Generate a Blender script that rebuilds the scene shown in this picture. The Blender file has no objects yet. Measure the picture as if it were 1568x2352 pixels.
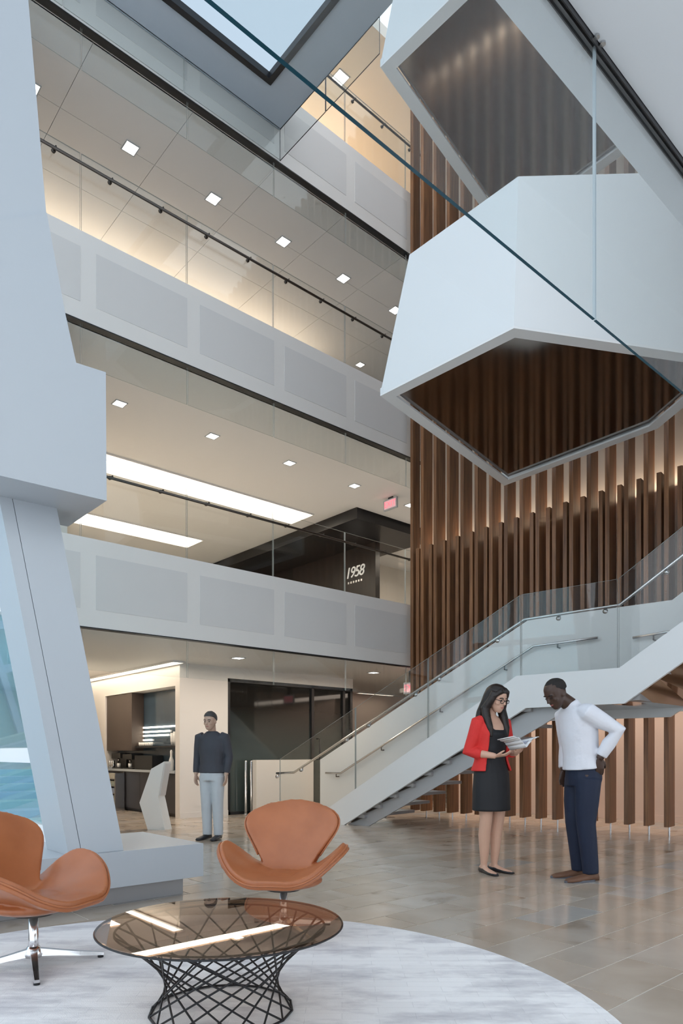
import bpy, bmesh, math, random
from mathutils import Vector, Matrix
random.seed(7)
S = bpy.context.scene
COL = S.collection

# ------------------------------------------------------------------ camera
F_PX, CX, HY, EYE = 1580.0, 784.0, 1729.0, 1.08      # photo frame 1568 x 2352
FWD_ANG = math.atan2(2566 - CX, F_PX)
FW = (math.cos(FWD_ANG), math.sin(FWD_ANG))
RT = (math.sin(FWD_ANG), -math.cos(FWD_ANG))
cam_d = bpy.data.cameras.new('camera'); cam = bpy.data.objects.new('camera', cam_d); COL.objects.link(cam)
cam_d.sensor_fit = 'HORIZONTAL'; cam_d.sensor_width = 24.0
cam_d.lens = 24.0 * F_PX / 1568.0
cam_d.shift_y = (HY - 1176.0) / 1568.0
cam_d.clip_start = 0.02; cam_d.clip_end = 300
cam.location = (0, 0, EYE)
cam.rotation_euler = (math.pi / 2, 0, FWD_ANG - math.pi / 2)
S.camera = cam

# ------------------------------------------------------------------ world, lights, exposure
W = bpy.data.worlds.new('World'); S.world = W; W.use_nodes = True
wn = W.node_tree.nodes; wl = W.node_tree.links; wn.clear()
wo = wn.new('ShaderNodeOutputWorld'); wb = wn.new('ShaderNodeBackground')
wb.inputs[0].default_value = (0.84, 0.92, 1.0, 1); wb.inputs[1].default_value = 1.5
wl.new(wb.outputs[0], wo.inputs[0])

def area(name, loc, size, power, color, rot=(0, 0, 0)):
    l = bpy.data.lights.new(name, 'AREA'); l.shape = 'RECTANGLE'; l.size = size[0]; l.size_y = size[1]
    l.energy = power; l.color = color
    o = bpy.data.objects.new(name, l); o.location = loc; o.rotation_euler = rot; COL.objects.link(o)
    return o
WARM = (1.0, 0.80, 0.58); WARM2 = (1.0, 0.86, 0.70)
area('ground_ceiling_lamp', (6.6, 9.1, 2.50), (5.0, 0.25), 45, WARM2)
area('alcove_lamp', (4.6, 12.4, 2.50), (0.4, 3.0), 35, WARM2)
area('gallery_lamp', (6.5, 9.55, 6.05), (5.5, 0.2), 9, WARM2)
area('gallery_back_lamp', (6.6, 12.6, 6.0), (5.0, 1.0), 42, WARM)
area('gallery_room_lamp', (12.6, 10.8, 5.9), (1.6, 1.6), 45, WARM2)
area('upper_cove_lamp', (5.8, 11.45, 8.75), (7.0, 0.25), 42, WARM, (math.pi, 0, 0))
area('upper_ceiling_lamp', (6.0, 9.2, 9.5), (6.0, 0.2), 3, WARM2)
area('top_gallery_lamp', (6.5, 11.0, 11.2), (6.5, 0.3), 120, (1.0, 0.66, 0.36), (math.pi, 0, 0))
area('corridor_lamp', (10.0, 6.0, 2.32), (0.7, 8.0), 62, (1.0, 0.84, 0.70))

lt_ = area('slat_backing_fill', (8.80, 4.90, 4.78), (6.6, 0.05), 15, (1.0, 0.86, 0.70))     # added strip light above the short slats, brightens the wall behind them
vs = S.view_settings
vs.view_transform = 'Standard'; vs.look = 'None'; vs.gamma = 1.0; vs.use_curve_mapping = False
vs.exposure = 0.15
S.cycles.use_denoising = True
S.cycles.max_bounces = 7; S.cycles.diffuse_bounces = 3; S.cycles.glossy_bounces = 3
S.cycles.use_adaptive_sampling = True; S.cycles.adaptive_threshold = 0.10; S.cycles.adaptive_min_samples = 12
S.cycles.transparent_max_bounces = 16; S.cycles.transmission_bounces = 6
S.cycles.caustics_reflective = False; S.cycles.caustics_refractive = False
S.cycles.sample_clamp_indirect = 6.0

# ------------------------------------------------------------------ photo pixel -> point in the place
def ray(x, y):
    s = (x - CX) / F_PX
    return Vector((FW[0] + RT[0] * s, FW[1] + RT[1] * s, (HY - y) / F_PX))
CAM = Vector((0, 0, EYE))
def atX(x, y, X): r = ray(x, y); return CAM + r * (X / r.x)
def atY(x, y, Y): r = ray(x, y); return CAM + r * (Y / r.y)
def atZ(x, y, Z): r = ray(x, y); return CAM + r * ((Z - EYE) / r.z)
def atP(x, y, p, n):
    r = ray(x, y); n = Vector(n); return CAM + r * ((Vector(p) - CAM).dot(n) / r.dot(n))

# ------------------------------------------------------------------ materials
MATS = {}
def nodes_of(name):
    m = bpy.data.materials.new(name); m.use_nodes = True
    n = m.node_tree.nodes; l = m.node_tree.links
    b = n['Principled BSDF']; MATS[name] = m
    return m, n, l, b
def mat(name, col, rough=0.5, metal=0.0, vary=0.04, scale=3.0, bump=0.0, bscale=60.0, spec=0.5, coat=0.0, emit=None, estr=0.0):
    m, n, l, b = nodes_of(name)
    b.inputs['Roughness'].default_value = rough; b.inputs['Metallic'].default_value = metal
    b.inputs['Specular IOR Level'].default_value = spec
    b.inputs['Coat Weight'].default_value = coat
    g = n.new('ShaderNodeNewGeometry')
    t = n.new('ShaderNodeTexNoise'); t.inputs['Scale'].default_value = scale; t.inputs['Detail'].default_value = 3
    l.new(g.outputs['Position'], t.inputs['Vector'])
    mx = n.new('ShaderNodeMix'); mx.data_type = 'RGBA'
    mx.inputs[6].default_value = tuple(c * (1 - vary) for c in col) + (1,)
    mx.inputs[7].default_value = tuple(min(1, c * (1 + vary)) for c in col) + (1,)
    l.new(t.outputs['Fac'], mx.inputs[0]); l.new(mx.outputs[2], b.inputs['Base Color'])
    if bump > 0:
        t2 = n.new('ShaderNodeTexNoise'); t2.inputs['Scale'].default_value = bscale; t2.inputs['Detail'].default_value = 2
        l.new(g.outputs['Position'], t2.inputs['Vector'])
        bp = n.new('ShaderNodeBump'); bp.inputs['Strength'].default_value = bump; bp.inputs['Distance'].default_value = 0.01
        l.new(t2.outputs['Fac'], bp.inputs['Height']); l.new(bp.outputs[0], b.inputs['Normal'])
    if emit:
        b.inputs['Emission Color'].default_value = tuple(emit) + (1,); b.inputs['Emission Strength'].default_value = estr
    return m
def glass(name, tint=(0.95, 0.98, 0.97), ior=1.5, rough=0.0, boost=1.0):
    m = bpy.data.materials.new(name); m.use_nodes = True
    n = m.node_tree.nodes; l = m.node_tree.links; n.clear()
    o = n.new('ShaderNodeOutputMaterial'); mx = n.new('ShaderNodeMixShader')
    tr = n.new('ShaderNodeBsdfTransparent'); tr.inputs[0].default_value = tuple(tint) + (1,)
    gl = n.new('ShaderNodeBsdfGlossy'); gl.inputs['Roughness'].default_value = rough
    lw = n.new('ShaderNodeLayerWeight'); lw.inputs[0].default_value = 0.5
    pw = n.new('ShaderNodeMath'); pw.operation = 'POWER'; pw.inputs[1].default_value = 5.0
    f0 = ((ior - 1)/(ior + 1))**2 * boost
    mu = n.new('ShaderNodeMath'); mu.operation = 'MULTIPLY_ADD'; mu.inputs[1].default_value = 1 - f0; mu.inputs[2].default_value = f0
    l.new(lw.outputs['Facing'], pw.inputs[0]); l.new(pw.outputs[0], mu.inputs[0]); l.new(mu.outputs[0], mx.inputs[0])
    l.new(tr.outputs[0], mx.inputs[1]); l.new(gl.outputs[0], mx.inputs[2]); l.new(mx.outputs[0], o.inputs[0])
    MATS[name] = m; return m
def lamp(name, col, strength):
    m = bpy.data.materials.new(name); m.use_nodes = True
    n = m.node_tree.nodes; l = m.node_tree.links; n.clear()
    o = n.new('ShaderNodeOutputMaterial'); e = n.new('ShaderNodeEmission')
    e.inputs[0].default_value = tuple(col) + (1,); e.inputs[1].default_value = strength
    l.new(e.outputs[0], o.inputs[0]); MATS[name] = m; return m

M = {}
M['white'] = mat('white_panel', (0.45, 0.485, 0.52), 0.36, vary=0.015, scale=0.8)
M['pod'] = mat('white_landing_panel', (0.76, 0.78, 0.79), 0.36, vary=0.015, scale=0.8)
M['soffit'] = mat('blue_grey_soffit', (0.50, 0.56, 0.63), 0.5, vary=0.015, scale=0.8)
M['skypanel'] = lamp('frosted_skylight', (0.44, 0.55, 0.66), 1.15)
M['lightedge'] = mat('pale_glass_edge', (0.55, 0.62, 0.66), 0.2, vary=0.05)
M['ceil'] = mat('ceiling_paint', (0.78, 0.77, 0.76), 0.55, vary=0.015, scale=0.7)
M['cream'] = mat('cream_wall', (0.78, 0.73, 0.66), 0.6, vary=0.02)
M['fascia'] = mat('fascia_white', (0.80, 0.76, 0.72), 0.4, vary=0.015)
M['perf'] = mat('perforated_panel', (0.70, 0.67, 0.645), 0.6, vary=0.015)
M['pink'] = mat('warm_corridor_wall', (0.77, 0.62, 0.54), 0.6, vary=0.03)
M['tan'] = mat('pale_timber_wall', (0.90, 0.76, 0.61), 0.55, vary=0.05)
M['black'] = mat('black_trim', (0.012, 0.012, 0.014), 0.4, vary=0.1)
M['blackwall'] = mat('charcoal_wall', (0.030, 0.026, 0.026), 0.3, vary=0.15, scale=2)
M['steel'] = mat('brushed_steel', (0.62, 0.62, 0.63), 0.22, 1.0, vary=0.05, scale=12)
M['darksteel'] = mat('bronze_rail', (0.10, 0.085, 0.075), 0.35, 0.8, vary=0.05)
M['alu'] = mat('polished_aluminium', (0.78, 0.78, 0.79), 0.14, 1.0, vary=0.04, scale=10)
M['carriage'] = mat('grey_stair_steel', (0.42, 0.42, 0.43), 0.4, 0.1, vary=0.08)
M['tread'] = mat('grey_stone_tread', (0.34, 0.33, 0.33), 0.45, vary=0.1, scale=6)
M['mirror'] = mat('bronze_mirror', (0.33, 0.29, 0.26), 0.10, 1.0, vary=0.03, scale=1.5)
M['rim'] = mat('landing_rim_metal', (0.80, 0.80, 0.80), 0.45, 0.0, vary=0.02)
M['lens'] = lamp('lamp_lens', (1.0, 0.93, 0.82), 9.0)
M['cove'] = lamp('cove_lens', (1.0, 0.88, 0.70), 5.0)
M['exitred'] = lamp('exit_red', (1.0, 0.16, 0.20), 1.6)
M['exitface'] = lamp('exit_face', (1.0, 0.55, 0.55), 0.7)
M['glass'] = glass('clear_glass', (0.975, 0.985, 0.982), 1.5)
M['baffle'] = glass('baffle_glass', (0.955, 0.975, 0.975), 1.45)
M['skyglass'] = glass('skylight_glass', (0.90, 0.93, 0.95), 1.4)
M['winglass'] = glass('window_glass', (0.82, 0.95, 0.98), 1.5)
M['bronzeglass'] = glass('bronze_glass', (0.70, 0.58, 0.49), 1.55, boost=1.6)
M['gedge'] = mat('glass_edge', (0.42, 0.46, 0.45), 0.2, vary=0.1)
M['tealedge'] = mat('teal_glass_edge', (0.004, 0.055, 0.085), 0.15, vary=0.2)
M['frame'] = mat('window_frame_white', (0.93, 0.94, 0.96), 0.35, vary=0.01)

def wood_mat():
    m, n, l, b = nodes_of('walnut_wood')
    g = n.new('ShaderNodeNewGeometry'); mp = n.new('ShaderNodeMapping'); mp.inputs['Scale'].default_value = (22, 22, 0.9)
    t = n.new('ShaderNodeTexNoise'); t.inputs['Scale'].default_value = 1.6; t.inputs['Detail'].default_value = 5; t.inputs['Distortion'].default_value = 0.6
    l.new(g.outputs['Position'], mp.inputs[0]); l.new(mp.outputs[0], t.inputs['Vector'])
    oi = n.new('ShaderNodeObjectInfo')
    r = n.new('ShaderNodeValToRGB'); r.color_ramp.elements[0].position = 0.28; r.color_ramp.elements[1].position = 0.75
    r.color_ramp.elements[0].color = (0.11, 0.043, 0.017, 1); r.color_ramp.elements[1].color = (0.32, 0.150, 0.066, 1)
    l.new(t.outputs['Fac'], r.inputs[0])
    hs = n.new('ShaderNodeHueSaturation'); mr = n.new('ShaderNodeMapRange')
    mr.inputs[3].default_value = 0.78; mr.inputs[4].default_value = 1.22
    l.new(oi.outputs['Random'], mr.inputs[0]); l.new(mr.outputs[0], hs.inputs['Value']); l.new(r.outputs[0], hs.inputs['Color'])
    l.new(hs.outputs[0], b.inputs['Base Color']); b.inputs['Roughness'].default_value = 0.38
    return m
M['wood'] = wood_mat()

TILE_W, TILE_L, ROW0, COL0 = 0.30, 0.60, 1.716, 3.23
def stone_mat():
    m, n, l, b = nodes_of('stone_tile')
    g = n.new('ShaderNodeNewGeometry')
    sx = n.new('ShaderNodeSeparateXYZ'); l.new(g.outputs['Position'], sx.inputs[0])
    def math_(op, a, bb=None):
        k = n.new('ShaderNodeMath'); k.operation = op
        for i, v in ((0, a), (1, bb)):
            if v is None: continue
            if hasattr(v, 'links'): l.new(v, k.inputs[i])
            else: k.inputs[i].default_value = v
        return k.outputs[0]
    row = math_('FLOOR', math_('DIVIDE', math_('SUBTRACT', sx.outputs[1], ROW0), TILE_W))
    off = math_('MULTIPLY', math_('FLOORED_MODULO', row, 2.0), 0.5)
    colm = math_('FLOOR', math_('ADD', math_('DIVIDE', math_('SUBTRACT', sx.outputs[0], COL0), TILE_L), off))
    cb = n.new('ShaderNodeCombineXYZ'); l.new(row, cb.inputs[0]); l.new(colm, cb.inputs[1])
    wnz = n.new('ShaderNodeTexWhiteNoise'); wnz.noise_dimensions = '3D'; l.new(cb.outputs[0], wnz.inputs[0])
    t = n.new('ShaderNodeTexNoise'); t.inputs['Scale'].default_value = 2.4; t.inputs['Detail'].default_value = 5; t.inputs['Distortion'].default_value = 0.5
    va = n.new('ShaderNodeVectorMath'); va.operation = 'MULTIPLY_ADD'
    va.inputs[1].default_value = (7, 7, 7); l.new(wnz.outputs['Color'], va.inputs[0]); l.new(g.outputs['Position'], va.inputs[2])
    l.new(va.outputs[0], t.inputs['Vector'])
    r = n.new('ShaderNodeValToRGB')
    e = r.color_ramp.elements; e[0].position = 0.26; e[1].position = 0.80
    e[0].color = (0.30, 0.235, 0.18, 1); e[1].color = (0.58, 0.525, 0.465, 1)
    k = r.color_ramp.elements.new(0.38); k.color = (0.48, 0.42, 0.36, 1)
    l.new(t.outputs['Fac'], r.inputs[0])
    cr = n.new('ShaderNodeValToRGB'); ce = cr.color_ramp.elements
    ce[0].color = (0.92, 0.84, 0.76, 1); ce[1].color = (1.12, 1.12, 1.14, 1)
    k2 = ce.new(0.9); k2.color = (1.05, 1.04, 1.03, 1)
    k3 = ce.new(0.93); k3.color = (0.82, 0.92, 1.02, 1)
    l.new(wnz.outputs['Value'], cr.inputs[0])
    mx = n.new('ShaderNodeMix'); mx.data_type = 'RGBA'; mx.blend_type = 'MULTIPLY'; mx.inputs[0].default_value = 1
    l.new(r.outputs[0], mx.inputs[6]); l.new(cr.outputs[0], mx.inputs[7]); l.new(mx.outputs[2], b.inputs['Base Color'])
    rr = n.new('ShaderNodeMapRange'); rr.inputs[3].default_value = 0.10; rr.inputs[4].default_value = 0.24
    l.new(t.outputs['Fac'], rr.inputs[0]); l.new(rr.outputs[0], b.inputs['Roughness'])
    b.inputs['Specular IOR Level'].default_value = 0.65
    return m
M['stone'] = stone_mat()
M['grout'] = mat('grout', (0.80, 0.76, 0.70), 0.6, vary=0.05)

# ------------------------------------------------------------------ mesh builder
class MB:
    def __init__(s): s.v = []; s.f = []; s.m = []
    def add(s, vs, fs, mi=0):
        b = len(s.v); s.v += [Vector(p) for p in vs]
        for i, f in enumerate(fs):
            s.f.append([b + k for k in f]); s.m.append(mi[i] if isinstance(mi, (list, tuple)) else mi)
        return s
    def box(s, x0, x1, y0, y1, z0, z1, mi=0):
        return s.add([(x0,y0,z0),(x1,y0,z0),(x1,y1,z0),(x0,y1,z0),(x0,y0,z1),(x1,y0,z1),(x1,y1,z1),(x0,y1,z1)],
                     [(0,3,2,1),(4,5,6,7),(0,1,5,4),(1,2,6,5),(2,3,7,6),(3,0,4,7)], mi)
    def obox(s, c, ax, ay, az, mi=0):
        c, ax, ay, az = Vector(c), Vector(ax), Vector(ay), Vector(az)
        P = [c + ax*i + ay*j + az*k for k in (-1, 1) for (i, j) in ((-1,-1),(1,-1),(1,1),(-1,1))]
        return s.add(P, [(0,3,2,1),(4,5,6,7),(0,1,5,4),(1,2,6,5),(2,3,7,6),(3,0,4,7)], mi)
    def prism(s, poly, vec, mi=0, side=None):
        n = len(poly); vec = Vector(vec); a = [Vector(p) for p in poly]
        fs = [tuple(range(n))[::-1], tuple(range(n, 2*n))] + [(i, (i+1) % n, n + (i+1) % n, n + i) for i in range(n)]
        return s.add(a + [p + vec for p in a], fs, [mi, mi] + [mi if side is None else side] * n)
    def loft(s, rings, cap=True, closed=False, mi=0):
        n = len(rings[0]); k = len(rings); V = [p for r in rings for p in r]; fs = []
        for i in range(k if closed else k - 1):
            a, b = i * n, ((i + 1) % k) * n
            for j in range(n):
                fs.append((a + j, a + (j+1) % n, b + (j+1) % n, b + j))
        if cap and not closed:
            fs.append(tuple(range(n))[::-1]); fs.append(tuple(range((k-1)*n, k*n)))
        return s.add(V, fs, mi)
    def tube(s, pts, r, n=8, closed=False, mi=0, flat=1.0, up=None):
        pts = [Vector(p) for p in pts]; k = len(pts); rings = []
        rs = r if isinstance(r, (list, tuple)) else [r] * k
        prev = None
        for i, p in enumerate(pts):
            a = pts[(i-1) % k] if (i > 0 or closed) else p
            b = pts[(i+1) % k] if (i < k-1 or closed) else p
            t = (b - a).normalized()
            if prev is None:
                u = Vector(up) if up else (Vector((0,0,1)) if abs(t.z) < 0.9 else Vector((1,0,0)))
            else: u = prev
            u = (u - t * u.dot(t)).normalized(); w = t.cross(u); prev = u
            rings.append([p + u*(math.cos(2*math.pi*j/n)*rs[i]) + w*(math.sin(2*math.pi*j/n)*rs[i]*flat) for j in range(n)])
        return s.loft(rings, True, closed, mi)
    def lathe(s, prof, c=(0,0,0), n=24, mi=0):
        c = Vector(c)
        return s.loft([[c + Vector((r*math.cos(2*math.pi*j/n), r*math.sin(2*math.pi*j/n), z)) for j in range(n)] for r, z in prof], True, False, mi)
    def ell(s, c, r, nu=14, nv=9, mi=0, rot=None):
        c = Vector(c); rings = []
        for i in range(1, nv):
            ph = math.pi * i / nv
            rg = []
            for j in range(nu):
                th = 2*math.pi*j/nu
                p = Vector((r[0]*math.sin(ph)*math.cos(th), r[1]*math.sin(ph)*math.sin(th), -r[2]*math.cos(ph)))
                rg.append(c + (rot @ p if rot else p))
            rings.append(rg)
        return s.loft(rings, True, False, mi)
    def build(s, name, m, parent=None, local=False, smooth=False, kind=None, label=None, fix=True):
        off = Vector((0,0,0))
        if parent is not None and not local:
            q = parent
            while q is not None: off += q.location; q = q.parent
        me = bpy.data.meshes.new(name)
        me.from_pydata([tuple(p - off) for p in s.v], [], s.f)
        for x in (m if isinstance(m, (list, tuple)) else [m]): me.materials.append(M[x] if isinstance(x, str) else x)
        me.polygons.foreach_set('material_index', s.m)
        if smooth: me.polygons.foreach_set('use_smooth', [True] * len(s.f))
        if fix:
            bm = bmesh.new(); bm.from_mesh(me); bmesh.ops.recalc_face_normals(bm, faces=bm.faces); bm.to_mesh(me); bm.free()
        me.update()
        o = bpy.data.objects.new(name, me); COL.objects.link(o)
        if parent is not None: o.parent = parent
        if kind: o['kind'] = kind
        if label: o['label'] = label
        return o
def tag(o, label, cat, group=None):
    o['label'] = label; o['category'] = cat
    if group: o['group'] = group
    return o
def thing(name, label, cat, loc=(0,0,0), rz=0.0, group=None):
    o = bpy.data.objects.new(name, None); o.empty_display_size = 0.2; COL.objects.link(o)
    o.location = loc; o.rotation_euler = (0, 0, rz); tag(o, label, cat, group); return o
def copy_part(src, parent, loc=None):
    c = src.copy(); COL.objects.link(c); c.parent = parent
    if loc is not None: c.location = loc
    return c
def struct(mb, name, m, **k): return mb.build(name, m, kind='structure', **k)
def panel_glass(mb, x0, x1, y0, y1, z0, z1):
    """thin pane; big faces glass (0), narrow faces edge (1)"""
    dx, dy, dz = x1-x0, y1-y0, z1-z0
    e = [1]*6; t = min(dx, dy, dz)
    if t == dz: e[0] = e[1] = 0
    elif t == dy: e[2] = e[4] = 0
    else: e[3] = e[5] = 0
    return mb.box(x0, x1, y0, y1, z0, z1, e)
ORD = ['first', 'second', 'third', 'fourth', 'fifth', 'sixth', 'seventh', 'eighth', 'ninth', 'tenth']
# ================================================================== THE SETTING
RUG_C, RUG_R = (1.2, 2.5), 1.87
# ---- floor: grout bed, tiles
fl = struct(MB().box(-2.2, 15, -1.2, 18, -0.20, -0.003), 'floor', 'grout')
def in_view(x, y):
    d = FW[0]*x + FW[1]*y; r = RT[0]*x + RT[1]*y
    return d > 1.8 and abs(r / d * F_PX) < 850
cells = []
for row in range(-22, 54):
    y0 = ROW0 + row * TILE_W
    off = 0.5 * (row % 2)
    for c in range(-14, 20):
        x0 = COL0 + (c - off) * TILE_L
        cx, cy = x0 + TILE_L/2, y0 + TILE_W/2
        if not (-1.9 < cx < 14.6 and -1.05 < cy < 17.6): continue
        if cy > 5.5 and cx < 0.36*cy - 0.25: continue
        under = math.hypot(cx - RUG_C[0], cy - RUG_C[1]) < RUG_R - 0.45
        cells.append((x0, y0, cx, cy, in_view(cx, cy) and not under))
vis = sorted([c for c in cells if c[4]], key=lambda c: c[2]**2 + c[3]**2)[:300]
vset = set((c[0], c[1]) for c in vis)
g = 0.004
tm = MB().box(g, TILE_L - g, g, TILE_W - g, -0.003, 0.0).build('floor_tile', 'stone', fl, local=True)
for i, c in enumerate(vis):
    o = tm if i == 0 else copy_part(tm, fl)
    o.location = (c[0], c[1], 0)
mb = MB()
for c in cells:
    if (c[0], c[1]) not in vset:
        mb.box(c[0]+g, c[0]+TILE_L-g, c[1]+g, c[1]+TILE_W-g, -0.003, 0.0)
mb.build('tile_field', 'stone', fl, kind='stuff')

# ---- levels
YB = 8.0
LV = [(2.557, 3.60), (6.12, 7.16), (9.58, 10.62)]
XL, XR = 2.25, 9.0
# slabs (ceiling of the level below / floor of the level above)
struct(MB().box(2.2, 15, YB+0.10, 17.5, 2.557, 3.3), 'ceiling', 'ceil')
c2 = MB().box(2.2, 15, YB+0.10, 10.35, 6.12, 6.9).box(2.2, 15, 10.35, 17.5, 6.16, 6.9)
struct(c2, 'ceiling', 'ceil')
c3 = struct(MB().box(2.2, 15, YB+0.10, 12.2, 9.612, 10.3), 'ceiling', 'ceil')
# tile panels of the upper gallery ceiling
for j in range(3):
    for i in range(9):
        x0 = 1.9 + i * 1.34; y0 = YB + 0.12 + j * 1.12
        MB().box(x0+0.003, x0+1.337, y0+0.003, y0+1.117, 9.58, 9.612).build('ceiling_panel', 'ceil', c3)
struct(MB().box(2.2, 15, YB+0.10, 12.2, 13.0, 13.2), 'ceiling', 'cream')
# back and end walls
struct(MB().box(2.0, 2.2, YB+0.1, 12.2, 6.9, 13.2), 'wall_left', 'cream')
WLN = [(2.93, 8.12), (6.25, 17.4), (6.10, 17.4), (2.78, 8.12)]       # slanted end wall of the two lower levels
struct(MB().prism([(x, y, 0.0) for x, y in WLN], (0, 0, 2.557)), 'wall_left', 'cream')
struct(MB().prism([(x, y, 3.3) for x, y in WLN], (0, 0, 2.86)), 'wall_left', 'cream')
struct(MB().box(2.2, 15, 17.3, 17.5, 0, 6.2), 'wall_back', 'cream')
struct(MB().box(2.2, 15, 12.0, 12.2, 6.9, 9.7), 'wall_back', 'cream')
struct(MB().box(2.2, 15, 12.0, 12.2, 10.2, 13.1), 'wall_back', 'cream')
struct(MB().box(11.2, 15, 13.2, 13.4, 3.3, 6.2), 'wall_back', 'cream')
struct(MB().box(9.35, 15, 12.6, 12.8, 0, 2.6), 'wall_back', 'pink')
struct(MB().box(14.8, 15, -4.0, 17.5, -0.1, 13.2), 'wall_far', 'cream')

# ---- balconies
def balcony(idx, zb, zt, label, name):
    t = thing('balcony', label, 'balcony', (XL, YB, zb))
    MB().box(XL, XR, YB, YB+0.14, zb, zt).build('parapet', 'fascia', t)
    MB().box(XL, XR, YB-0.004, YB+0.1, zb-0.013, zb).build('bottom_channel', 'black', t)
    for k in range(-1, 5):
        x0 = 3.22 + 1.385*k
        x1 = min(x0 + 1.2, XR - 0.05)
        if x0 < XL: x0 = XL + 0.05
        if x1 > x0: MB().box(x0, x1, YB-0.004, YB+0.01, zb+0.21, zt-0.19).build('perforated_panel', 'perf', t)
    j0 = 4.45 - 1.385*2
    for k in range(6):
        a = max(XL, j0 + 1.385*k) + 0.008; b = min(XR, j0 + 1.385*(k+1)) - 0.008
        if b > a:
            panel_glass(MB(), a, b, YB+0.06, YB+0.074, zt-0.02, zt+0.95).build('glass_panel', ['glass', 'gedge'], t)
            panel_glass(MB(), a, b, YB+0.045, YB+0.055, zb-0.50, zb-0.01).build('draft_glass', ['baffle', 'gedge'], t)
    zr = zt + 0.76
    hr = MB().tube([(XL+0.3, YB-0.03, zr), (XR, YB-0.03, zr)], 0.017, 10).build('handrail', 'darksteel', t, smooth=True)
    for k in range(11):
        x = 2.75 + k*0.66
        if x < XR - 0.1:
            MB().tube([(x, YB-0.03, zr), (x, YB-0.03, zr+0.03), (x, YB+0.06, zr+0.03)], 0.009, 8).tube([(x, YB+0.04, zr+0.03), (x, YB+0.062, zr+0.03)], 0.024, 12).build('bracket', 'darksteel', t, smooth=True)
    return t
balcony(0, *LV[0], 'lowest gallery balcony with grey perforated panels and glass guardrail above the coffee bar', 'b')
balcony(1, *LV[1], 'middle gallery balcony with grey perforated panels below the cream glowing ceiling', 'b')
balcony(2, *LV[2], 'topmost gallery balcony with orange glow behind its glass guardrail', 'b')

# ---- roof over the atrium: soffit ring with a skylight opening, glass draft baffle at its edge
ZS, XS, XH, YH = 10.03, 5.90, 5.39, 7.51
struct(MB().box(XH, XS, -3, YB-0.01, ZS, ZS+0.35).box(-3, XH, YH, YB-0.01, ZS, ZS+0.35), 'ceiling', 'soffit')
sk = struct(MB().box(XH-0.07, XH+0.004, -3, YH-0.07, ZS-0.03, ZS+0.3).box(-3, XH+0.004, YH-0.07, YH+0.004, ZS-0.03, ZS+0.3), 'window_2', 'black')
MB().box(-3, XH-0.07, -3, YH-0.07, ZS+0.06, ZS+0.08).build('pane', 'skypanel', sk)
bt = thing('glass_baffle', 'thin glass smoke baffle hanging under the ceiling beside the skylight opening', 'glass baffle', (XS, 4, ZS))
for k in range(2):
    a, b = 5.95 + k*1.02, 5.95 + (k+1)*1.02 - 0.012
    panel_glass(MB(), XS-0.012, XS, a, b, 9.58, ZS).build('glass_panel', ['baffle', 'black'], bt)
bt2 = thing('glass_baffle', 'thin glass smoke baffle in front of the topmost balcony parapet', 'glass baffle', (4, YB-0.03, ZS))
for k in range(3):
    a, b = 1.3 + k*1.53, 1.3 + (k+1)*1.53 - 0.012
    panel_glass(MB(), a, b, YB-0.04, YB-0.03, 9.58, ZS).build('glass_panel', ['baffle', 'gedge'], bt2)

# ---- low ceiling the camera stands under, with its own glass smoke baffle
ZN = 2.557
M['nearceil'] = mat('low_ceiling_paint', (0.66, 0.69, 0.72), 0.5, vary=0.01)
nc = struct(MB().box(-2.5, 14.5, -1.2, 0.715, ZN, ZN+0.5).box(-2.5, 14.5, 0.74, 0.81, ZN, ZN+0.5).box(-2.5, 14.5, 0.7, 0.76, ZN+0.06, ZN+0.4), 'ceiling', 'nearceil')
gb = thing('glass_baffle', 'large clear glass smoke baffle with teal lower edge hanging across the top right', 'glass baffle', (1.36, 0.73, ZN))
MB().box(-1.5, 5.5, 0.716, 0.7185, ZN-0.012, ZN+0.05).box(-1.5, 5.5, 0.7375, 0.7395, ZN-0.006, ZN+0.05).build('channel', 'black', gb)
MB().box(-1.5, 5.5, 0.7185, 0.7375, ZN+0.004, ZN+0.05).build('channel_bed', 'carriage', gb)
XJ = 1.354
MB().box(-1.5, XJ-0.002, 0.725, 0.731, 1.988, ZN+0.004, [1, 1, 0, 2, 0, 2]).build('glass_panel', ['baffle', 'tealedge', 'lightedge'], gb)
MB().box(XJ+0.002, 4.0, 0.725, 0.731, 1.988, ZN+0.004, [1, 1, 0, 2, 0, 2]).build('glass_panel', ['baffle', 'tealedge', 'lightedge'], gb)
for (x, y) in ((1370, 82), (1384, 98)):
    p = atZ(x, y, ZN)
    MB().lathe([(0.006, -0.004), (0.006, 0.0)], p, 12).build('screw', 'steel', nc)

struct(MB().box(5.2, 14.5, 0.45, 0.70, ZN+0.5, 13.0), 'wall_near_unseen', 'fascia')  # unseen upper wall, put in to keep light off the slat sides

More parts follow.
